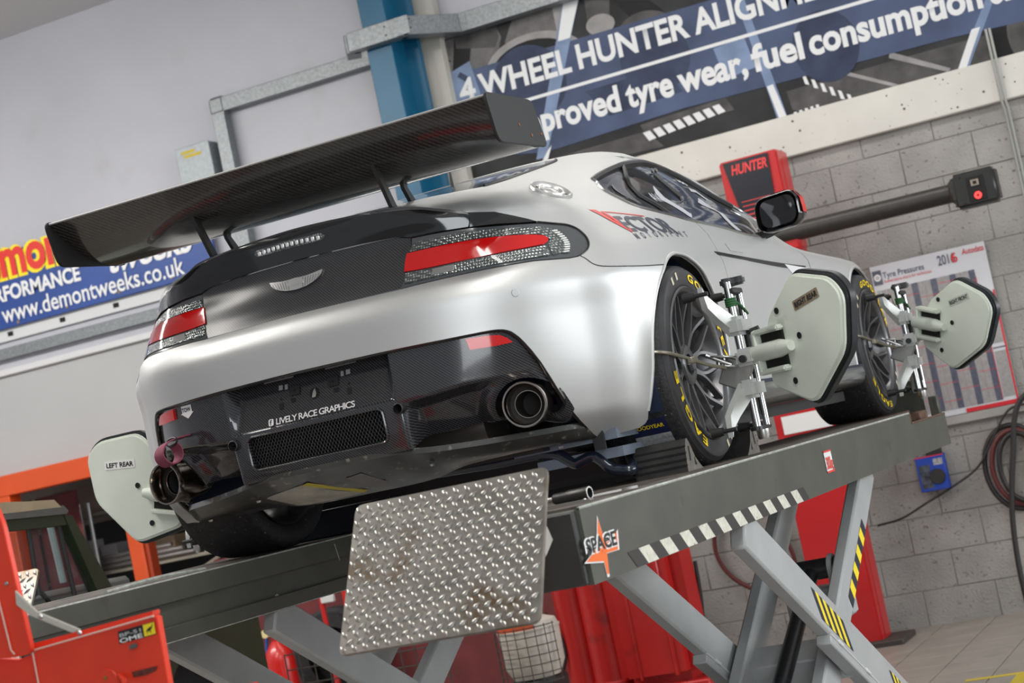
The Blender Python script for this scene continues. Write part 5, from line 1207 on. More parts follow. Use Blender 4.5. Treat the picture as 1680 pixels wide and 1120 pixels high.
# shapes that show through the blue
pr('printed_target',[(728,126),(770,100),(792,165),(770,262),(735,262),(724,240)],pbl,.0034); pr('printed_target_slot',[(755,118),(772,128),(764,134),(750,126)],pbd,.0037)
disc('printed_blue_tyre',870,135,60,62,pbd,.0034); disc('printed_blue_tyre',1075,95,58,56,pbd,.0034); disc('printed_blue_tyre',1355,75,55,60,pbd,.0034)
pr('printed_blue_lift',[(960,150),(1090,110),(1120,150),(1000,190)],pbd,.0034); pr('printed_blue_block',[(1170,80),(1220,60),(1240,110),(1190,130)],pbl,.0034)
pole=[(938,0),(952,0),(908,258),(892,262)]
pr('printed_pole',[(924,-4),(950,-6),(897,258),(880,262)],pbl,.0038); pr('printed_pole',[(1207,0),(1220,-4),(1292,192),(1276,197)],pbl,.0038); pr('printed_pole',[(1618,-4),(1632,-6),(1590,110),(1571,116)],pbl,.0038)
pr('printed_pole_white',[(925,-4),(950,-6),(935,62),(915,68)],pw,.0042); pr('printed_pole_white',[(1258,142),(1268,138),(1291,192),(1279,196)],pw,.0042); pr('printed_pole_white',[(1594,48),(1608,44),(1586,110),(1571,116)],pw,.0042); pr('printed_pole_white',[(899,246),(905,238),(899,262),(889,266)],pw,.0042)
# lettering
q0=Bp(757,168);
def bline(txt,a,b,size,bold,l=.0056,name='banner_lettering'):
    A=Bp(*a,l);Bq=Bp(*b,l); return A,Bq
xa=Bp(757,170,.006); z1_=xa.z; z2_=Bp(888,217,.006).z
def bword(t,p0,p1,z,size,bold):
    x0=Bp(*p0,.006).x; x1=Bp(*p1,.006).x; text_on('banner_lettering',t,Vector((x0,xa.y,z)),(1,0,0),(0,0,1),size,pw,BN,bold=bold,lift=.0,fit=x1-x0)
for t,p0,p1 in (('4',(756,160),(783,155)),('WHEEL',(790,150),(939,105)),('HUNTER',(948,110),(1130,55)),('ALIGNMENT',(1141,45),(1413,-30))): bword(t,p0,p1,z1_,.225,.032)
for t,p0,p1 in (('improved',(845,220),(1017,170)),('tyre',(1032,175),(1108,150)),('wear,',(1117,145),(1229,110)),('fuel',(1236,105),(1320,82)),('consumption',(1328,80),(1612,5)),('&',(1625,0),(1660,-10))): bword(t,p0,p1,z2_,.235,.035)
ra=Bp(757,200,.006); zr=Bp(1120,92,.006).z
decal('banner_rule',[Vector((xa.x+.0,ra.y,zr)),Vector((bx1-BN.location.x,ra.y,zr)),Vector((bx1-BN.location.x,ra.y,zr+.022)),Vector((xa.x,ra.y,zr+.022))],pw,BN)
for x,z in ((715,80),(715,143)): lathe('banner_screw',[(0,-.004),(.008,-.002),(.009,0)],pw,BN,10,'Y',M=Matrix.Translation(Bp(x,z,.003)))
# ------------------------------------------------------------------ tuning shop banner on the left
dy=WY-.09
dz0=W(0,542,Y=dy).z; dz1=W(0,416,Y=dy).z; dx1=W(351,400,Y=dy).x; dx0=-8.2
DB=empty('tuning_banner',((dx0+dx1)/2,dy,dz0),'blue vinyl banner reading www.demontweeks.co.uk on the white wall','banner')
def D_(px,py,l=.0): return W(px,py,Y=dy-.012-l)-Vector(DB.location)
box('banner_sheet',(0,0,(dz1-dz0)/2),(dx1-dx0,.02,dz1-dz0),mat('banner_blue',(.006,.05,.26),.4,noise=.15,nscale=2,bump=.1,bscale=4),DB,.004)
ylw=mat('banner_yellow',(.9,.72,.0),.45); brd=mat('banner_red',(.72,.02,.01),.45); bwh=mat('banner_white',(.78,.79,.8),.45)
text_on('banner_lettering_outline','demon',D_(-57,472,.002),(1,0,0),(0,0,1),.40,ylw,DB,bold=.085,lift=.0,spacing=1.0,fit=.98)
text_on('banner_lettering','demon',D_(-53,470,.006),(1,0,0),(0,0,1),.40,brd,DB,bold=.035,lift=.0,spacing=1.0,fit=.93)
text_on('banner_lettering','PERFORMANCE',D_(-30,504,.006),(1,0,0),(0,0,1),.155,bwh,DB,bold=.035,lift=.0,fit=.95)
text_on('banner_lettering','www.demontweeks.co.uk',D_(6,530,.006),(1,0,0),(0,0,1),.19,bwh,DB,bold=.012,lift=.0,fit=D_(303,440).x-D_(6,530).x)
text_on('banner_lettering','tweeks',D_(178,448,.006),(1,0,0),(0,0,1),.26,bwh,DB,bold=.03,lift=.0,shear=.3)
for px,py in ((12,418),(30,528),(110,503),(195,479),(282,455)): lathe('banner_eyelet',[(0,-.004),(.012,-.003),(.013,0)],mat('eyelet_rust',(.25,.16,.08),.6),DB,10,'Y',M=Matrix.Translation(D_(px,py,.001)))
# ------------------------------------------------------------------ tyre pressure chart
cy=WY-.05
c00=W(1426,437,Y=cy); c10=W(1615.5,397,Y=cy); c11=W(1665,661,Y=cy)
cx0,cx1,cz0,cz1=c00.x,c10.x-.005,c11.z,(c00.z+c10.z)/2
CH=empty('wall_chart',((cx0+cx1)/2,cy,cz0),'laminated Tyre Pressures 2016 wall chart with striped columns','chart')
def C(u,v,l=0): return Vector((cx0+(cx1-cx0)*u,cy-.006-l,cz1+(cz0-cz1)*v))-Vector(CH.location)
def crect(name,u0,v0,u1,v1,m_,l=.001): return decal(name,[C(u0,v0,l),C(u0,v1,l),C(u1,v1,l),C(u1,v0,l)],m_,CH)
box('chart_sheet',(0,0,(cz1-cz0)/2),(cx1-cx0,.008,cz1-cz0),mat('chart_gloss_white',(.62,.63,.66),.12,coat=.6),CH)
cg=mat('chart_column_grey',(.33,.32,.32),.2,noise=.12,nscale=60,coat=.5); cd=mat('chart_column_navy',(.10,.11,.15),.2,noise=.2,nscale=60,coat=.5); cr=mat('chart_red',(.62,.03,.04),.3)
for i in range(5):
    for j in range(3):
        u=.05+.165*i+.055*j; crect('chart_column',u,.155,u+.052,.965,cd if j==2 else cg)
for i in range(5):
    for j in range(7): crect('chart_rule',.05+.165*i,.19+.11*j+.03*(i%3),.05+.165*i+.155,.193+.11*j+.03*(i%3),cr,.0016)
crect('chart_column',.885,.42,.985,.62,cg); crect('chart_column',.885,.67,.985,.95,cg); crect('chart_rule',.87,.2,.875,.96,cr,.0016); crect('chart_rule',.88,.645,.99,.652,cd,.0016)
crect('chart_red_border',.985,.30,1.0,1.0,cr,.0014); crect('chart_red_border',.55,.975,1.0,1.0,cr,.0014)
text_on('chart_lettering','Tyre Pressures',C(.10,.085,.0015),(1,0,0),(0,0,1),.052,cd,CH,bold=.01,lift=.0,fit=.26); text_on('chart_lettering','2016',C(.585,.085,.0015),(1,0,0),(0,0,1),.085,cd,CH,bold=.015,lift=.0,fit=.105); text_on('chart_lettering','6',C(.70,.085,.002),(1,0,0),(0,0,1),.085,cr,CH,bold=.015,lift=.0)
text_on('chart_lettering','Autodata',C(.80,.052,.0015),(1,0,0),(0,0,1),.05,cr,CH,bold=.01,shear=.2,lift=.0,fit=.135); text_on('chart_lettering','Authoritative charts for technicians',C(.10,.115,.0015),(1,0,0),(0,0,1),.028,cr,CH,lift=.0,fit=.30)
crect('chart_emblem',.012,.03,.09,.12,cd,.0012); lathe('chart_emblem_ring',[(.010,0),(.022,0)],white,CH,20,'Y',M=Matrix.Translation(C(.051,.075,.002))); lathe('chart_emblem_ring',[(0,0),(.006,0)],white,CH,14,'Y',M=Matrix.Translation(C(.051,.075,.002)))
# ------------------------------------------------------------------ alignment camera tower
redp=mat('tower_red',(.50,.012,.014),.32,noise=.06,nscale=2,coat=.2)
ty=5.42
tl_=W(1177,266,Y=ty); tr=W(1272,243,Y=ty)
TWz=tr.z; tx0,tx1=tl_.x,tr.x
TW=empty('camera_tower',((tx0+tx1)/2,ty+.12,0),'tall red wheel alignment camera tower with black panel lettered HUNTER','camera tower')
def Tq(x,y,z): return Vector((x,y,z))-Vector(TW.location)
box('tower_column',Tq((tx0+tx1)/2,ty+.13,TWz/2),(tx1-tx0,.24,TWz),redp,TW,.012,seg=2)
box('tower_side_cover',Tq(tx1-.002,ty+.15,TWz/2-.03),(.012,.14,TWz-.06),redp,TW,.003)
box('tower_foot',Tq((tx0+tx1)/2+.03,ty+.1,.02),(tx1-tx0+.22,.36,.04),mat('foot_dark',(.05,.04,.035),.6),TW,.006)
fy=ty+.005
pnl=[(tx0+.028,TWz-.012),(tx1-.055,TWz-.012),(tx1-.10,TWz-1.1),(tx0+.20,TWz-1.1)]
plate('tower_panel',pnl,lambda a,b,t:Tq(a,fy-t,b),.006,mat('panel_black',(.012,.013,.02),.25),TW)
text_on('tower_lettering','HUNTER',Tq(tx0+.07,fy-.0065,TWz-.095),(1,0,0),(0,0,1),.085,mat('panel_red',(.75,.05,.05),.4),TW,bold=.03,shear=.25,lift=.0015,fit=(tx1-tx0)*.62)
for i in range(16):
    z=TWz-.27-.028*i-(.13 if i>5 else 0); h=.004+.0011*i; x0=tx0+.045+(TWz-z)/1.1*.155+.012; 
    box('panel_red_line',Tq((x0+tx1-.09)/2,fy-.007,z),(tx1-.09-x0,.002,h),mat('panel_red',(.75,.05,.05),.4),TW)
text_on('tower_lettering','SPEED',Tq(tx0+.135,fy-.0095,TWz-.53),(1,0,0),(0,0,1),.11,white,TW,bold=.05,lift=.002,fit=.26)
wsgn=W(1330,680,Y=ty); 
decal('tower_white_sign',[Tq(tx0+.05,fy-.004,wsgn.z+.02),Tq(tx1-.02,fy-.004,wsgn.z+.02),Tq(tx1-.02,fy-.004,wsgn.z-.09),Tq(tx0+.05,fy-.004,wsgn.z-.09)],white,TW)
# horizontal camera boom
ba=W(1310,372,Y=5.25); bb=W(1563,318,Y=5.25); bmz=(ba.z+bb.z)/2-.01
boomm=mat('boom_black',(.03,.027,.024),.4,noise=.2,nscale=30)
tube('camera_boom',[Tq(ba.x-.25,5.25,bmz),Tq(bb.x,5.25,bmz)],.055,boomm,TW,20)
hd=W(1602,309,Y=5.22); HB=box('camera_head',Tq(hd.x,5.22,hd.z),(.255,.13,.205),mat('camera_black',(.02,.02,.02),.35),TW,.02,seg=3)
box('camera_collar',Tq(bb.x+.02,5.24,bmz),(.06,.14,.14),boomm,HB,.02); box('camera_window',Tq(hd.x+.01,5.153,hd.z-.005),(.10,.006,.14),darkhole,HB,.002)
lathe('camera_led_ring',[(.008,0),(.021,0),(.021,-.003),(.008,-.003)],mat('led_red',(1,.03,.03),.4,emit=2.5),HB,14,'Y',M=Matrix.Translation(Tq(hd.x+.012,5.148,hd.z-.045))); box('camera_sensor',Tq(hd.x+.008,5.148,hd.z+.03),(.045,.005,.035),mat('sensor_board',(.3,.26,.2),.4),HB); box('camera_sensor_eye',Tq(hd.x+.008,5.145,hd.z+.03),(.02,.004,.018),darkhole,HB)
for sx in (-1,1):
    for sz in (-1,1): lathe('camera_screw',[(0,-.002),(.006,0)],black,HB,8,'Y',M=Matrix.Translation(Tq(hd.x-.07+.0*sx,5.154,hd.z+.075*sz)))
box('boom_carriage',Tq(tx1-.02,5.30,bmz),(.20,.16,.22),redp,TW,.02)
# vertical conduit pipe on the beam
px_=W(1640,150,Y=WY-.1); CP=empty('conduit_pipe',(px_.x,WY-.1,.8),'thin grey conduit pipe running down the concrete beam','conduit')
for dx in (0,.022): tube('conduit_tube',[Vector((dx,0,2.7)),Vector((dx,0,2.25)),Vector((dx,.045,2.2)),Vector((dx,.045,1.2))],.008,mat('conduit_grey',(.35,.36,.34),.45),CP,8)
# blue boxed cushion pad hanging on the wall
bx=empty('wall_box',(W(1531,775,Y=WY-.09).x,WY-.09,W(1531,775,Y=WY-.09).z),'blue cardboard box with black round pad, hanging on the block wall','box')
box('carton',(0,0,0),(.175,.07,.215),mat('carton_blue',(.012,.05,.36),.45),bx,.003)
decal('carton_photo',[(-.075,-.0358,.055),(-.075,-.0358,-.09),(-.005,-.0358,-.09),(-.005,-.0358,.055)],mat('carton_photo_dark',(.05,.06,.08),.5,noise=.8,nscale=40),bx); decal('carton_photo',[(.02,-.0358,.085),(.02,-.0358,.045),(.078,-.0358,.045),(.078,-.0358,.085)],mat('carton_photo_grey',(.3,.31,.33),.5,noise=.5,nscale=60),bx)
lathe('carton_pad',[(0,-.012),(.045,-.012),(.048,-.006),(.048,0)],mat('pad_black',(.02,.02,.02),.7),bx,28,'Y',M=Matrix.Translation(Vector((.03,-.036,-.025))))
box('carton_top_tab',(.03,.0,.125),(.10,.03,.04),mblack,bx,.003); decal('carton_red_edge',[(-.0875,-.0359,.1075),(-.0875,-.0359,.101),(.0875,-.0359,.101),(.0875,-.0359,.1075)],redv,bx)
# air hoses and cable
def hose(name,px,Y,r,m_,label,cat,group=None,closed=False,n=8,loc=None):
    P=[W(x,y,Y=Y+(dyy if False else 0)) for x,y in px]; c=P[0].copy(); e=tube(name,[p-c for p in spline(P,6,closed)],r,m_,None,n,closed,label=label,cat=cat,group=group,loc=c); return e
hb=mat('hose_black',(.02,.018,.018),.45); hr=mat('hose_red_black',(.11,.022,.02),.45)
cc=W(1668,765,Y=WY-.06)
for k,(ra_,rb_,m_,lb) in enumerate(((.185,.30,hb,'outermost black air hose loop coiled on the wall'),(.165,.265,hr,'dark red air hose loop coiled on the wall'),(.145,.24,hb,'inner black air hose loop coiled on the wall'))):
    pts=[Vector(((ra_-.01*k)*math.cos(t)+.02*k,-.01-.036*k,(rb_)*math.sin(t)*.85-.0*k)) for t in [2*math.pi*i/28 for i in range(28)]]
    tube('air_hose_coil',spline(pts,2,True),.016,m_,None,8,True,label=lb,cat='hose',group='air hoses coiled on the wall',loc=cc)
hose('air_hose',[(1690,640),(1672,660),(1664,690),(1662,740),(1660,800),(1662,860),(1672,930),(1688,1000)],WY-.20,.017,hb,'black air hose dropping straight down through the wall coil','hose')
hose('power_cable',[(1690,660),(1655,672),(1632,712),(1605,765),(1560,800),(1520,825),(1480,850),(1440,862)],WY-.10,.007,hb,'thin black cable swagged across the block wall','cable')
hose('air_hose',[(1268,850),(1290,885),(1304,920),(1300,955),(1270,968),(1235,965),(1200,945),(1178,915),(1172,880),(1180,850)],WY-.07,.015,hr,'red black hose loop hanging on the wall behind the lift leg','hose')
# ------------------------------------------------------------------ store opening at the back left, framed in orange steel
org_=mat('frame_orange_red',(.62,.075,.012),.4,noise=.06,nscale=4)
fy_=5.92
OF=struct(empty('door_1',(-5.85,fy_,0),'orange steel door frame of the store opening under the white board',None))
lx=W(22,860,Y=fy_).x; rx_=W(236,920,Y=fy_).x; tz=W(60,786,Y=fy_).z
def O(x,z): return Vector((x,fy_,z))-Vector(OF.location)
box('frame_post',O(lx,tz/2),(.13,.14,tz),org_,OF,.008); box('frame_post',O(rx_,tz/2),(.125,.14,tz),org_,OF,.008); box('frame_post',O(rx_+.085,tz/2),(.03,.10,tz),mat('frame_dark_orange',(.36,.04,.01),.5),OF,.004)
box('frame_head',O((lx-2+rx_+.1)/2,tz),(rx_-lx+2.3,.155,.16),org_,OF,.008)
# store room behind: dark back, side, shelves
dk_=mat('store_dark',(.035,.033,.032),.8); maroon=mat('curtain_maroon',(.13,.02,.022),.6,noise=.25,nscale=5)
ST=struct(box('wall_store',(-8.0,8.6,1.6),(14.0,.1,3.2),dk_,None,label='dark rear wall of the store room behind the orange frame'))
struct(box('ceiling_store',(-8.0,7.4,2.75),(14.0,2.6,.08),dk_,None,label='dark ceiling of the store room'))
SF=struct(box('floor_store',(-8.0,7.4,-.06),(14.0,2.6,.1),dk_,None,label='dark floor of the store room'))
ship=mat('shelf_cream',(.42,.38,.31),.6); zinc=mat('zinc_bar',(.5,.5,.5),.35,.7)
CU=empty('strip_curtain',(-6.7,6.35,0),'maroon plastic strip curtain hanging inside the store opening','curtain')
for i in range(5):
    x=-.62+.22*i; box('curtain_strip',Vector((x,.03*(i%2),1.02)),(.21,.008,1.98),maroon,CU,.002)
SH=empty('store_rack',(-6.2,7.0,0),'cream metal storage rack with shelves in the dark store room','shelf rack')
for z in (.95,1.32,1.80): box('rack_shelf',Vector((.1,0,z)),(2.6,.45,.035),ship,SH,.004)
for x in (-1.18,1.38): 
    for y in (-.2,.2): box('rack_post',Vector((x,y,1.0)),(.04,.04,2.0),ship,SH,.003)
tube('rack_brace',[Vector((-.1,-.24,.95)),Vector((.9,-.24,1.32))],.014,ship,SH,6)
boxes=[((-.62,-.05,1.34),(.26,.2,.26),(.5,.48,.47),'pale carton standing on the middle shelf of the store rack'),((-.30,-.06,1.34),(.16,.2,.2),(.36,.35,.36),'small grey carton on the middle shelf of the store rack'),((.22,-.05,1.34),(.22,.2,.17),(.42,.3,.2),'tan carton on the middle shelf near the orange post'),((-.5,-.04,1.82),(.5,.25,.22),(.45,.35,.29),'long tan carton on the top shelf of the store rack')]
for (p,s,c,lb) in boxes:
    e=empty('storage_carton',Vector(SH.location)+Vector(p),lb,'carton','cartons on the store rack'); mm=mat('carton_%d'%int(c[0]*1000+s[2]*100),c,.7,noise=.1,nscale=10)
    box('carton_body',(0,0,s[2]/2),s,mm,e,.004); box('carton_tape',(0,0,s[2]+.0005),(.04,s[1]*.99,.002),mat('parcel_tape',(.4,.3,.16),.3),e)
box('rack_back_board',Vector((-1.1,.5,1.95)),(1.9,.03,.42),mat('board_beige',(.42,.35,.29),.7),SH)
sheen=mat('scrap_metal',(.55,.54,.53),.25,.8)
for k in range(10):
    x=.35+.10*k*.6; e=empty('metal_fitting',Vector(SH.location)+Vector((x,-.10+.06*(k%3),1.385+.035*(k%4))),'small bright metal fitting heaped on the shelf behind the orange post','metal part','bright fittings heaped on the shelf')
    lathe('fitting_body',[(0,-.04),(.02,-.04),(.028,-.02),(.028,.01),(.018,.03),(0,.03)],sheen,e,10,'X',M=Matrix.Rotation(k*1.1,4,'Z')); lathe('fitting_collar',[(.03,-.008),(.034,0),(.03,.008)],zinc,e,10,'X',M=Matrix.Rotation(k*1.1,4,'Z'))
for k,(px,py0,py1) in enumerate(((122,825,945),(138,822,950),(88,860,955))):
    a=W(px,py0,Y=6.55); b=W(px+26,py1,Y=6.55); e=tube('steel_pole',[Vector((0,0,0)),Vector((.02,0,a.z-.02))],.017,zinc,None,8,label=('pale steel pole leaning left of centre in the store opening','pale steel pole leaning beside the dark post of the store','thin pale blue pole standing behind the green vehicle window')[k],cat='pole',group='steel poles in the store',loc=(b.x,6.55,.0))
for k in range(3):
    e=empty('tube_bundle',(-6.05+.0*k,6.75,1.36+.04*k),('lowest','middle','topmost')[k]+' of three bright tubes stacked across the store rack','tube','bright tubes across the rack')
    tube('tube_bar',[Vector((-.55,0,0)),Vector((.42-.1*k,0,.0))],.018,sheen,e,8); tube('tube_end',[Vector((-.57,0,0)),Vector((-.55,0,0))],.021,zinc,e,8)
# ------------------------------------------------------------------ green canvas-topped utility vehicle, facing away
grn=mat('vehicle_green',(.022,.032,.015),.42,noise=.12,nscale=3); canvas=mat('canvas_tan',(.36,.29,.19),.85,noise=.1,nscale=8); dgl=mat('vehicle_glass',(.05,.05,.055),.06,alpha=.35)
LX=-3.0
VR=empty('utility_vehicle',(LX,2.0,0),'dark green utility vehicle with tan canvas top parked beyond the lift','vehicle')
def VL(y,z,dx=0.): return Vector((dx,y-2.0,z))
def yz(px,py): p=W(px,py,X=LX); return (p.y,p.z)
def sideplate(name,pts,m_,t=.03,par=VR,dx=0.): return plate(name,[yz(*q) for q in pts],lambda a,b,tt:VL(a,b,dx-tt),t,m_,par)
# door top frame: roof rail and raked screen pillar as one bent bar, inner window bars
sideplate('door_top_rail',[(6,852),(108,842),(116,860),(8,872)],grn,.05); sideplate('screen_pillar',[(104,845),(117,845),(186,968),(160,972)],grn,.06,dx=.005)
sideplate('roof_seal',[(2,846),(10,842),(102,829),(110,838),(108,843),(6,853)],mat('seal_grey',(.10,.10,.095),.6),.05,dx=.009)
PY=[yz(*q) for q in [(-40,832),(4,824),(40,823),(86,820),(98,832),(6,843),(-40,850)]]
plate('canvas_roof',PY,lambda a,b,tt:VL(a,b,.01-tt),1.45,canvas,VR)
for q0,q1 in (((52,868),(70,975)),((102,862),(128,975))): tube('window_bar',[VL(*yz(*q0),-.02),VL(*yz(*q1),-.02)],.012,mblack,VR,6)
sideplate('door_glass',[(8,874),(102,860),(162,965),(30,992)],dgl,.006,dx=-.03)
_f=W(82,862,X=LX-1.2); _g=W(104,955,X=LX-1.2)
tube('far_window_bar',[VL(_f.y,_f.z,-1.2),VL(_g.y,_g.z,-1.2)],.02,mat('far_bar',(.3,.42,.42),.5),VR,6)
box('door_panel',VL(1.65,1.0,-.03),(.06,1.1,.34),grn,VR,.01); box('far_door_panel',VL(1.65,1.22,-1.4),(.06,1.1,.30),grn,VR,.01)
box('dashboard',VL(2.15,1.28,-.72),(1.35,.35,.16),mat('dash_grey',(.10,.105,.10),.6),VR,.02); box('bonnet',VL(2.75,1.18,-.72),(1.38,1.1,.16),grn,VR,.03)
# front wing with round wheel arch, tyre
arc=[(3.35,.55),(3.35,1.12),(2.15,1.12),(2.15,.55),(2.36,.55)]+[(2.72-.36*math.cos(t),.55+.36*math.sin(t)) for t in [math.pi*i/14 for i in range(1,15)]]
plate('front_wing',arc,lambda a,b,tt:VL(a,b,-tt),.05,grn,VR)
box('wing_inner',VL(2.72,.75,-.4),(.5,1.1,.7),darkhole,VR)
lathe('front_tyre',[(.20,-.1),(.31,-.1),(.335,-.07),(.335,.07),(.31,.1),(.20,.1)],rubber,VR,36,'X',M=Matrix.Translation(VL(2.72,.34,-.16))); lathe('wheel_disc',[(0,.03),(.12,.03),(.20,.0),(.21,-.05)],mat('wheel_disc_grey',(.3,.31,.3),.5),VR,24,'X',M=Matrix.Translation(VL(2.72,.34,-.12)))
box('body_tub',VL(.9,.82,-.72),(1.4,2.5,.55),grn,VR,.02)
lathe('rear_tyre',[(.20,-.1),(.31,-.1),(.335,-.07),(.335,.07),(.31,.1),(.20,.1)],rubber,VR,36,'X',M=Matrix.Translation(VL(.35,.34,-.16)))
# steering wheel
_s=W(34,1002,X=LX-.42); sw=Vector(VL(_s.y,_s.z,-.42)); tube('steering_wheel',[sw+Vector((.19*math.cos(t),.06*math.sin(t)*0-.19*math.sin(t)*.45,.19*math.sin(t)*.9)) for t in [2*math.pi*i/28 for i in range(28)]],.013,mblack,VR,8,closed=True)
for t in (.5,2.6,4.4): tube('steering_spoke',[sw,sw+Vector((.18*math.cos(t),-.18*math.sin(t)*.45,.18*math.sin(t)*.9))],.010,steel,VR,6)
# ------------------------------------------------------------------ red tool chest in the near left corner
chr_=mat('chest_red',(.72,.045,.016),.38,noise=.08,nscale=5,dirt=((.30,.025,.012),9,.66,.08)); edge=mat('chest_edge',(.7,.45,.38),.4)
QY=-2.35
TC=empty('tool_chest',(W(160,1120,Y=QY).x,QY,0),'red steel tool chest with raised side panel and OME sticker, near left corner','tool chest')
def Q(px,py,dyv=0.): return W(px,py,Y=QY+dyv)-Vector(TC.location)
def qplate(name,pts,m_,t=.012,dyv=0.,par=None,bev=.0015):
    P=[W(x,y,Y=QY+dyv) for x,y in pts]
    return plate(name,[(p.x,p.z) for p in P],lambda a,b,tt:Vector((a,QY+dyv+tt,b))-Vector(TC.location),t,m_,par or TC,bev=bev)
FP=qplate('chest_front',[(56,1066),(252,1010),(257,1012),(286,1180),(75,1240)],chr_,.02)
qplate('chest_top_edge',[(52,1056),(249,1002),(250,1010),(53,1066)],chr_,.03,.02)
b0=Q(70,1100)
pz=W(160,1120,Y=QY).z
box('chest_body',Vector((-.04,.20,(pz-.02)/2-.03)),(.40,.36,pz-.10),chr_,TC,.01); 
UP=qplate('chest_upright',rpoly([(-60,760),(-10,826),(4,860),(52,1072),(28,1078),(-60,1085)],12),chr_,.016,-.02)
qplate('chest_side',[(-60,1078),(30,1082),(56,1072),(78,1200),(-60,1220)],chr_,.02,.03)
tube('panel_edge',[Q(-2,985,-.025),Q(18,1066,-.025),Q(24,1073,-.025)],.002,edge,UP,6); tube('panel_edge',[Q(53,1067,-.004),Q(78,1200,-.004)],.002,edge,FP,6); tube('panel_edge',[Q(56,1066,-.003),Q(252,1010,-.003)],.0022,edge,FP,6)
lathe('panel_rivet',[(0,-.004),(.004,-.003),(.005,0)],steel,UP,10,'Y',M=Matrix.Translation(Q(11,957,-.021)))
STY=qplate('folding_stay',[(24,968),(32,976),(60,1003),(132,1033),(118,1038),(50,1010),(26,992)],mat('stay_cream',(.50,.48,.42),.45),.006,-.03)
for q in ((67,1011),(131,1038)): lathe('stay_rivet',[(0,-.005),(.004,-.004),(.0055,0)],steel,STY,10,'Y',M=Matrix.Translation(Q(*q,-.031)))
qplate('rubber_pad',[(211,1058),(223,1055),(224,1062),(212,1066)],mat('pad_grey',(.1,.1,.1),.6),.006,-.007,FP)
lathe('latch_plate',[(0,-.004),(.030,-.004),(.032,0)],chr_,FP,28,'Y',M=Matrix.Translation(Q(176,1120,-.001))); lathe('latch_screw',[(0,-.008),(.004,-.007),(.004,0)],brass,FP,10,'Y',M=Matrix.Translation(Q(176,1111,-.001)))
tube('latch_handle',[Q(196,1108,-.004),Q(204,1116,-.03)],.006,chr_,FP,10)
decal('grease_smear',[Q(216,1102,-.0035),Q(258,1092,-.0035),Q(256,1100,-.0035),Q(240,1107,-.0035),Q(219,1111,-.0035)],mat('grease_dark',(.10,.02,.015),.6,noise=.6,nscale=60),FP)
SK=decal('shock_sticker',[Q(193,1036,-.003),Q(253,1019,-.003),Q(256,1040,-.003),Q(196,1056,-.003)],black,FP); decal('sticker_yellow',[Q(234,1025,-.0042),Q(252.5,1020,-.0042),Q(255.5,1039,-.0042),Q(237,1044,-.0042)],mat('sticker_yellow',(.85,.68,.02),.4),SK)
ax=(Q(250,1019)-Q(193,1035)).normalized(); ay=Vector((0,-1,0)).cross(ax)*-1
if ay.z<0: ay=-ay
def qt(t,p,size,fit,m_): text_on('sticker_lettering',t,Q(*p,-.0045),ax,ay,size,m_,SK,bold=.02,lift=.0006,fit=fit)
u1=(Q(233,1030)-Q(195,1041)).length
qt('BP-51',(196,1045.5),.0105,u1*.92,mat('sticker_grey',(.45,.46,.45),.5)); qt('OME',(197,1055),.0125,u1*.98,white)
em=[(239,1036),(243,1030),(248,1027),(249.5,1022.5),(250.2,1023),(249.3,1029),(247,1033),(248,1038),(247,1038),(245.5,1034),(243,1035),(242,1039),(241,1039),(242,1035)]
decal('sticker_bird',[Q(x,y,-.0052) for x,y in em],black,SK)
# ------------------------------------------------------------------ red steel shrouds of a post lift behind the runway
PR=empty('post_lift',(-1.2,4.6,0),'red steel post lift shrouds standing behind the striped runway','post lift')
redq=mat('post_lift_red',(.42,.012,.010),.38,noise=.1,nscale=2.5,coat=.15,dirt=((.25,.01,.01),6,.62,.1))
def PL(px,py,Y=4.6): return W(px,py,Y=Y)-Vector(PR.location)
x0=PL(930,1000).x;x1=PL(948,1000).x;x2=PL(1010,1000).x;x3=PL(1145,1000).x; ztop=1.25
lathe('shroud_tube',[(.0,ztop),(.125,ztop),(.125,.16),(.14,.15),(.14,.06),(0,.06)],redq,PR,32,'Z',M=Matrix.Translation(Vector((x1+.14,0.03,0))))
lathe('shroud_tube',[(.0,ztop),(.11,ztop),(.11,.05),(0,.05)],redq,PR,28,'Z',M=Matrix.Translation(Vector((x0+.0,.1,0))))
bm=bmesh.new(); boxbm(bm,Vector(((x2+x3)/2,-.02,ztop/2+.05)),(x3-x2,.34,ztop-.1),None,.07,4); link('shroud_cover',bmmesh('shroud_cover',bm,True,50),redq,PR)
box('shroud_rib',Vector(((x2+x3)/2+.12,-.195,ztop/2+.05)),(.03,.02,ztop-.2),redq,PR,.008); box('shroud_rib',Vector(((x2+x3)/2-.10,-.193,ztop/2+.05)),(.02,.012,ztop-.2),redq,PR,.005)
box('shroud_base',Vector(((x1+x3)/2-.05,.05,.06)),(x3-x1+.2,.5,.10),redq,PR,.01); box('base_slot',Vector((x1+.16,-.203,.075)),(.05,.006,.022),darkhole,PR)
tube('post_cable',spline([PL(895,1005),PL(918,1040),PL(928,1080),PL(915,1130)],6),.010,hb,PR,6); tube('post_cable',spline([PL(1140,920,4.7),PL(1150,980,4.7),PL(1156,1050,4.7),PL(1158,1110,4.7)],6),.012,hb,PR,6)
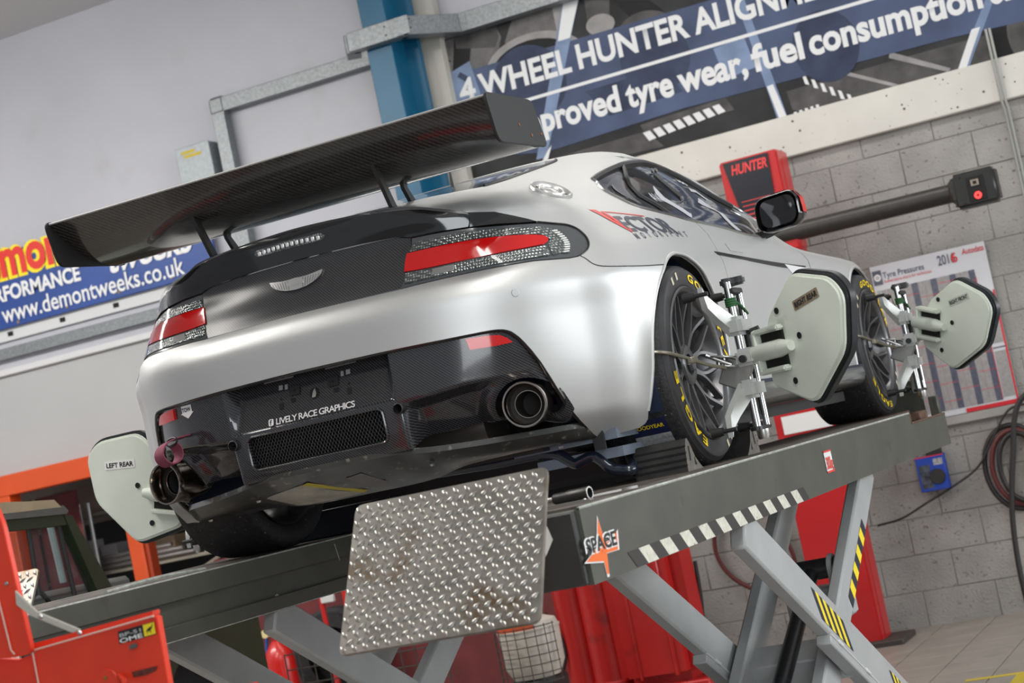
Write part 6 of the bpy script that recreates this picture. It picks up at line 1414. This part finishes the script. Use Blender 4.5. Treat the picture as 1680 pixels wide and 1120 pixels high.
# ------------------------------------------------------------------ cream drum heater behind a wire guard
HC=W(872,1058,Y=3.7); HT=empty('drum_heater',(HC.x,3.7,.0),'cream drum heater with orange label behind a black wire guard','heater')
hcm=mat('heater_cream',(.52,.47,.41),.45,noise=.08,nscale=6); hz_=HC.z
lathe('heater_drum',[(0,hz_+.15),(.10,hz_+.15),(.155,hz_+.13),(.17,hz_+.09),(.165,hz_-.10),(.13,hz_-.17),(0,hz_-.18)],hcm,HT,32,'Z'); lathe('heater_band',[(.172,hz_+.10),(.175,hz_+.095),(.173,hz_+.085)],hcm,HT,32,'Z')
P_=[Vector((.174*math.sin(t),-.174*math.cos(t),z)) for z in (hz_+.10,hz_+.145) for t in (-.9,-.5,-.1,.3,.6)]
link('heater_label',pymesh('heater_label',P_,[(i,i+1,i+6,i+5) for i in range(4)]),mat('heater_label_orange',(.62,.09,.02),.5),HT)
wire=mat('guard_wire',(.05,.045,.04),.5)
for k in range(9):
    t=-1.2+.3*k; tube('guard_wire',[Vector((.19*math.sin(t),-.19*math.cos(t),z)) for z in (hz_-.2,hz_-.1,hz_,hz_+.12)],.0028,wire,HT,5)
for k in range(7): tube('guard_wire',[Vector((.19*math.sin(t),-.19*math.cos(t),hz_-.19+.05*k)) for t in [-1.25+.25*i for i in range(11)]],.0028,wire,HT,5)
box('heater_foot',Vector((0,0,(hz_-.17)/2)),(.26,.26,hz_-.17),mblack,HT,.02)
# wire mesh trolley low between the lift legs
MT=empty('wire_trolley',(-2.35,3.3,0),'low black wire mesh trolley below the tread plate','trolley')
for k in range(12): tube('mesh_wire',[Vector((-.5+.09*k,0,.12)),Vector((-.5+.09*k,0,.74))],.004,wire,MT,5)
for k in range(8): tube('mesh_wire',[Vector((-.5,0,.14+.085*k)),Vector((.5,0,.14+.085*k))],.004,wire,MT,5)
box('trolley_base',Vector((0,.25,.08)),(1.05,.5,.05),mblack,MT,.01)
# ------------------------------------------------------------------ red gas bottle with brass regulator, trolley frame, maroon screen
gb=W(460,1085,Y=5.0); GB=empty('gas_bottle',(gb.x,5.0,0),'red gas bottle with brass regulator and yellow tap, under the left runway','gas bottle')
gr_=mat('bottle_red',(.55,.015,.012),.3,coat=.3)
lathe('bottle_body',[(0,0),(.09,.0),(.10,.02),(.10,gb.z+.0),(.085,gb.z+.07),(.05,gb.z+.12),(.035,gb.z+.14),(.035,gb.z+.17),(0,gb.z+.17)],gr_,GB,28,'Z')
lathe('bottle_valve',[(0,.0),(.03,.0),(.03,.06),(.018,.07),(.018,.10),(0,.10)],brass,GB,14,'Z',M=Matrix.Translation(Vector((0,0,gb.z+.165))))
tube('regulator_tap',[Vector((.01,-.02,gb.z+.25)),Vector((.11,-.03,gb.z+.255))],[.014,.024],mat('tap_yellow',(.75,.5,.02),.4),GB,10); lathe('regulator_knob',[(0,-.02),(.028,-.02),(.028,.02),(0,.02)],mat('knob_cream',(.7,.6,.3),.4),GB,14,'Y',M=Matrix.Translation(Vector((-.035,-.05,gb.z+.20))))
tube('gas_hose',spline([Vector((-.03,-.02,gb.z+.30)),Vector((.0,-.02,gb.z+.36)),Vector((.01,0,gb.z+.28)),Vector((-.06,.0,gb.z+.2)),Vector((-.12,0,gb.z-.1))],5),.009,mat('cable_blue',(.02,.12,.5),.5),GB,6); tube('gas_hose',spline([Vector((.1,-.03,gb.z+.25)),Vector((.25,.0,gb.z+.2)),Vector((.34,.05,gb.z+.05)),Vector((.36,.05,gb.z-.3))],5),.010,mat('hose_bright_red',(.45,.02,.02),.45),GB,6)
BT=empty('bottle_trolley',(gb.x+.42,5.1,0),'red tubular bottle trolley beside the gas bottle','trolley')
for dx in (-.08,.10): tube('trolley_tube',[Vector((dx,0,.0)),Vector((dx,0,1.05))],.018,gr_,BT,8)
for z in (.25,.62,.95): tube('trolley_rung',[Vector((-.08,0,z)),Vector((.10,0,z))],.014,gr_,BT,8)
box('trolley_plate',Vector((-.02,-.02,.90)),(.10,.03,.06),mat('plate_white',(.6,.6,.58),.5),BT,.005)
box('wall_screen',(-3.25,5.44,.64),(2.7,.05,1.28),maroon,None,.01,label='dull maroon sheet standing against the wall under the left runway',cat='panel')
TR=empty('spare_tyre',(gb.x+.28,5.31,.0),'black spare tyre standing behind the gas bottle','tyre'); lathe('tyre_carcass',[(.20,-.09),(.30,-.09),(.325,-.06),(.325,.06),(.30,.09),(.20,.09)],rubber,TR,32,'Y',M=Matrix.Translation(Vector((0,0,.50)))); lathe('tyre_well',[(.0,.0),(.20,.0)],darkhole,TR,28,'Y',M=Matrix.Translation(Vector((0,0,.50)))); box('tyre_cradle',Vector((0,0,.09)),(.5,.16,.18),mblack,TR,.01)
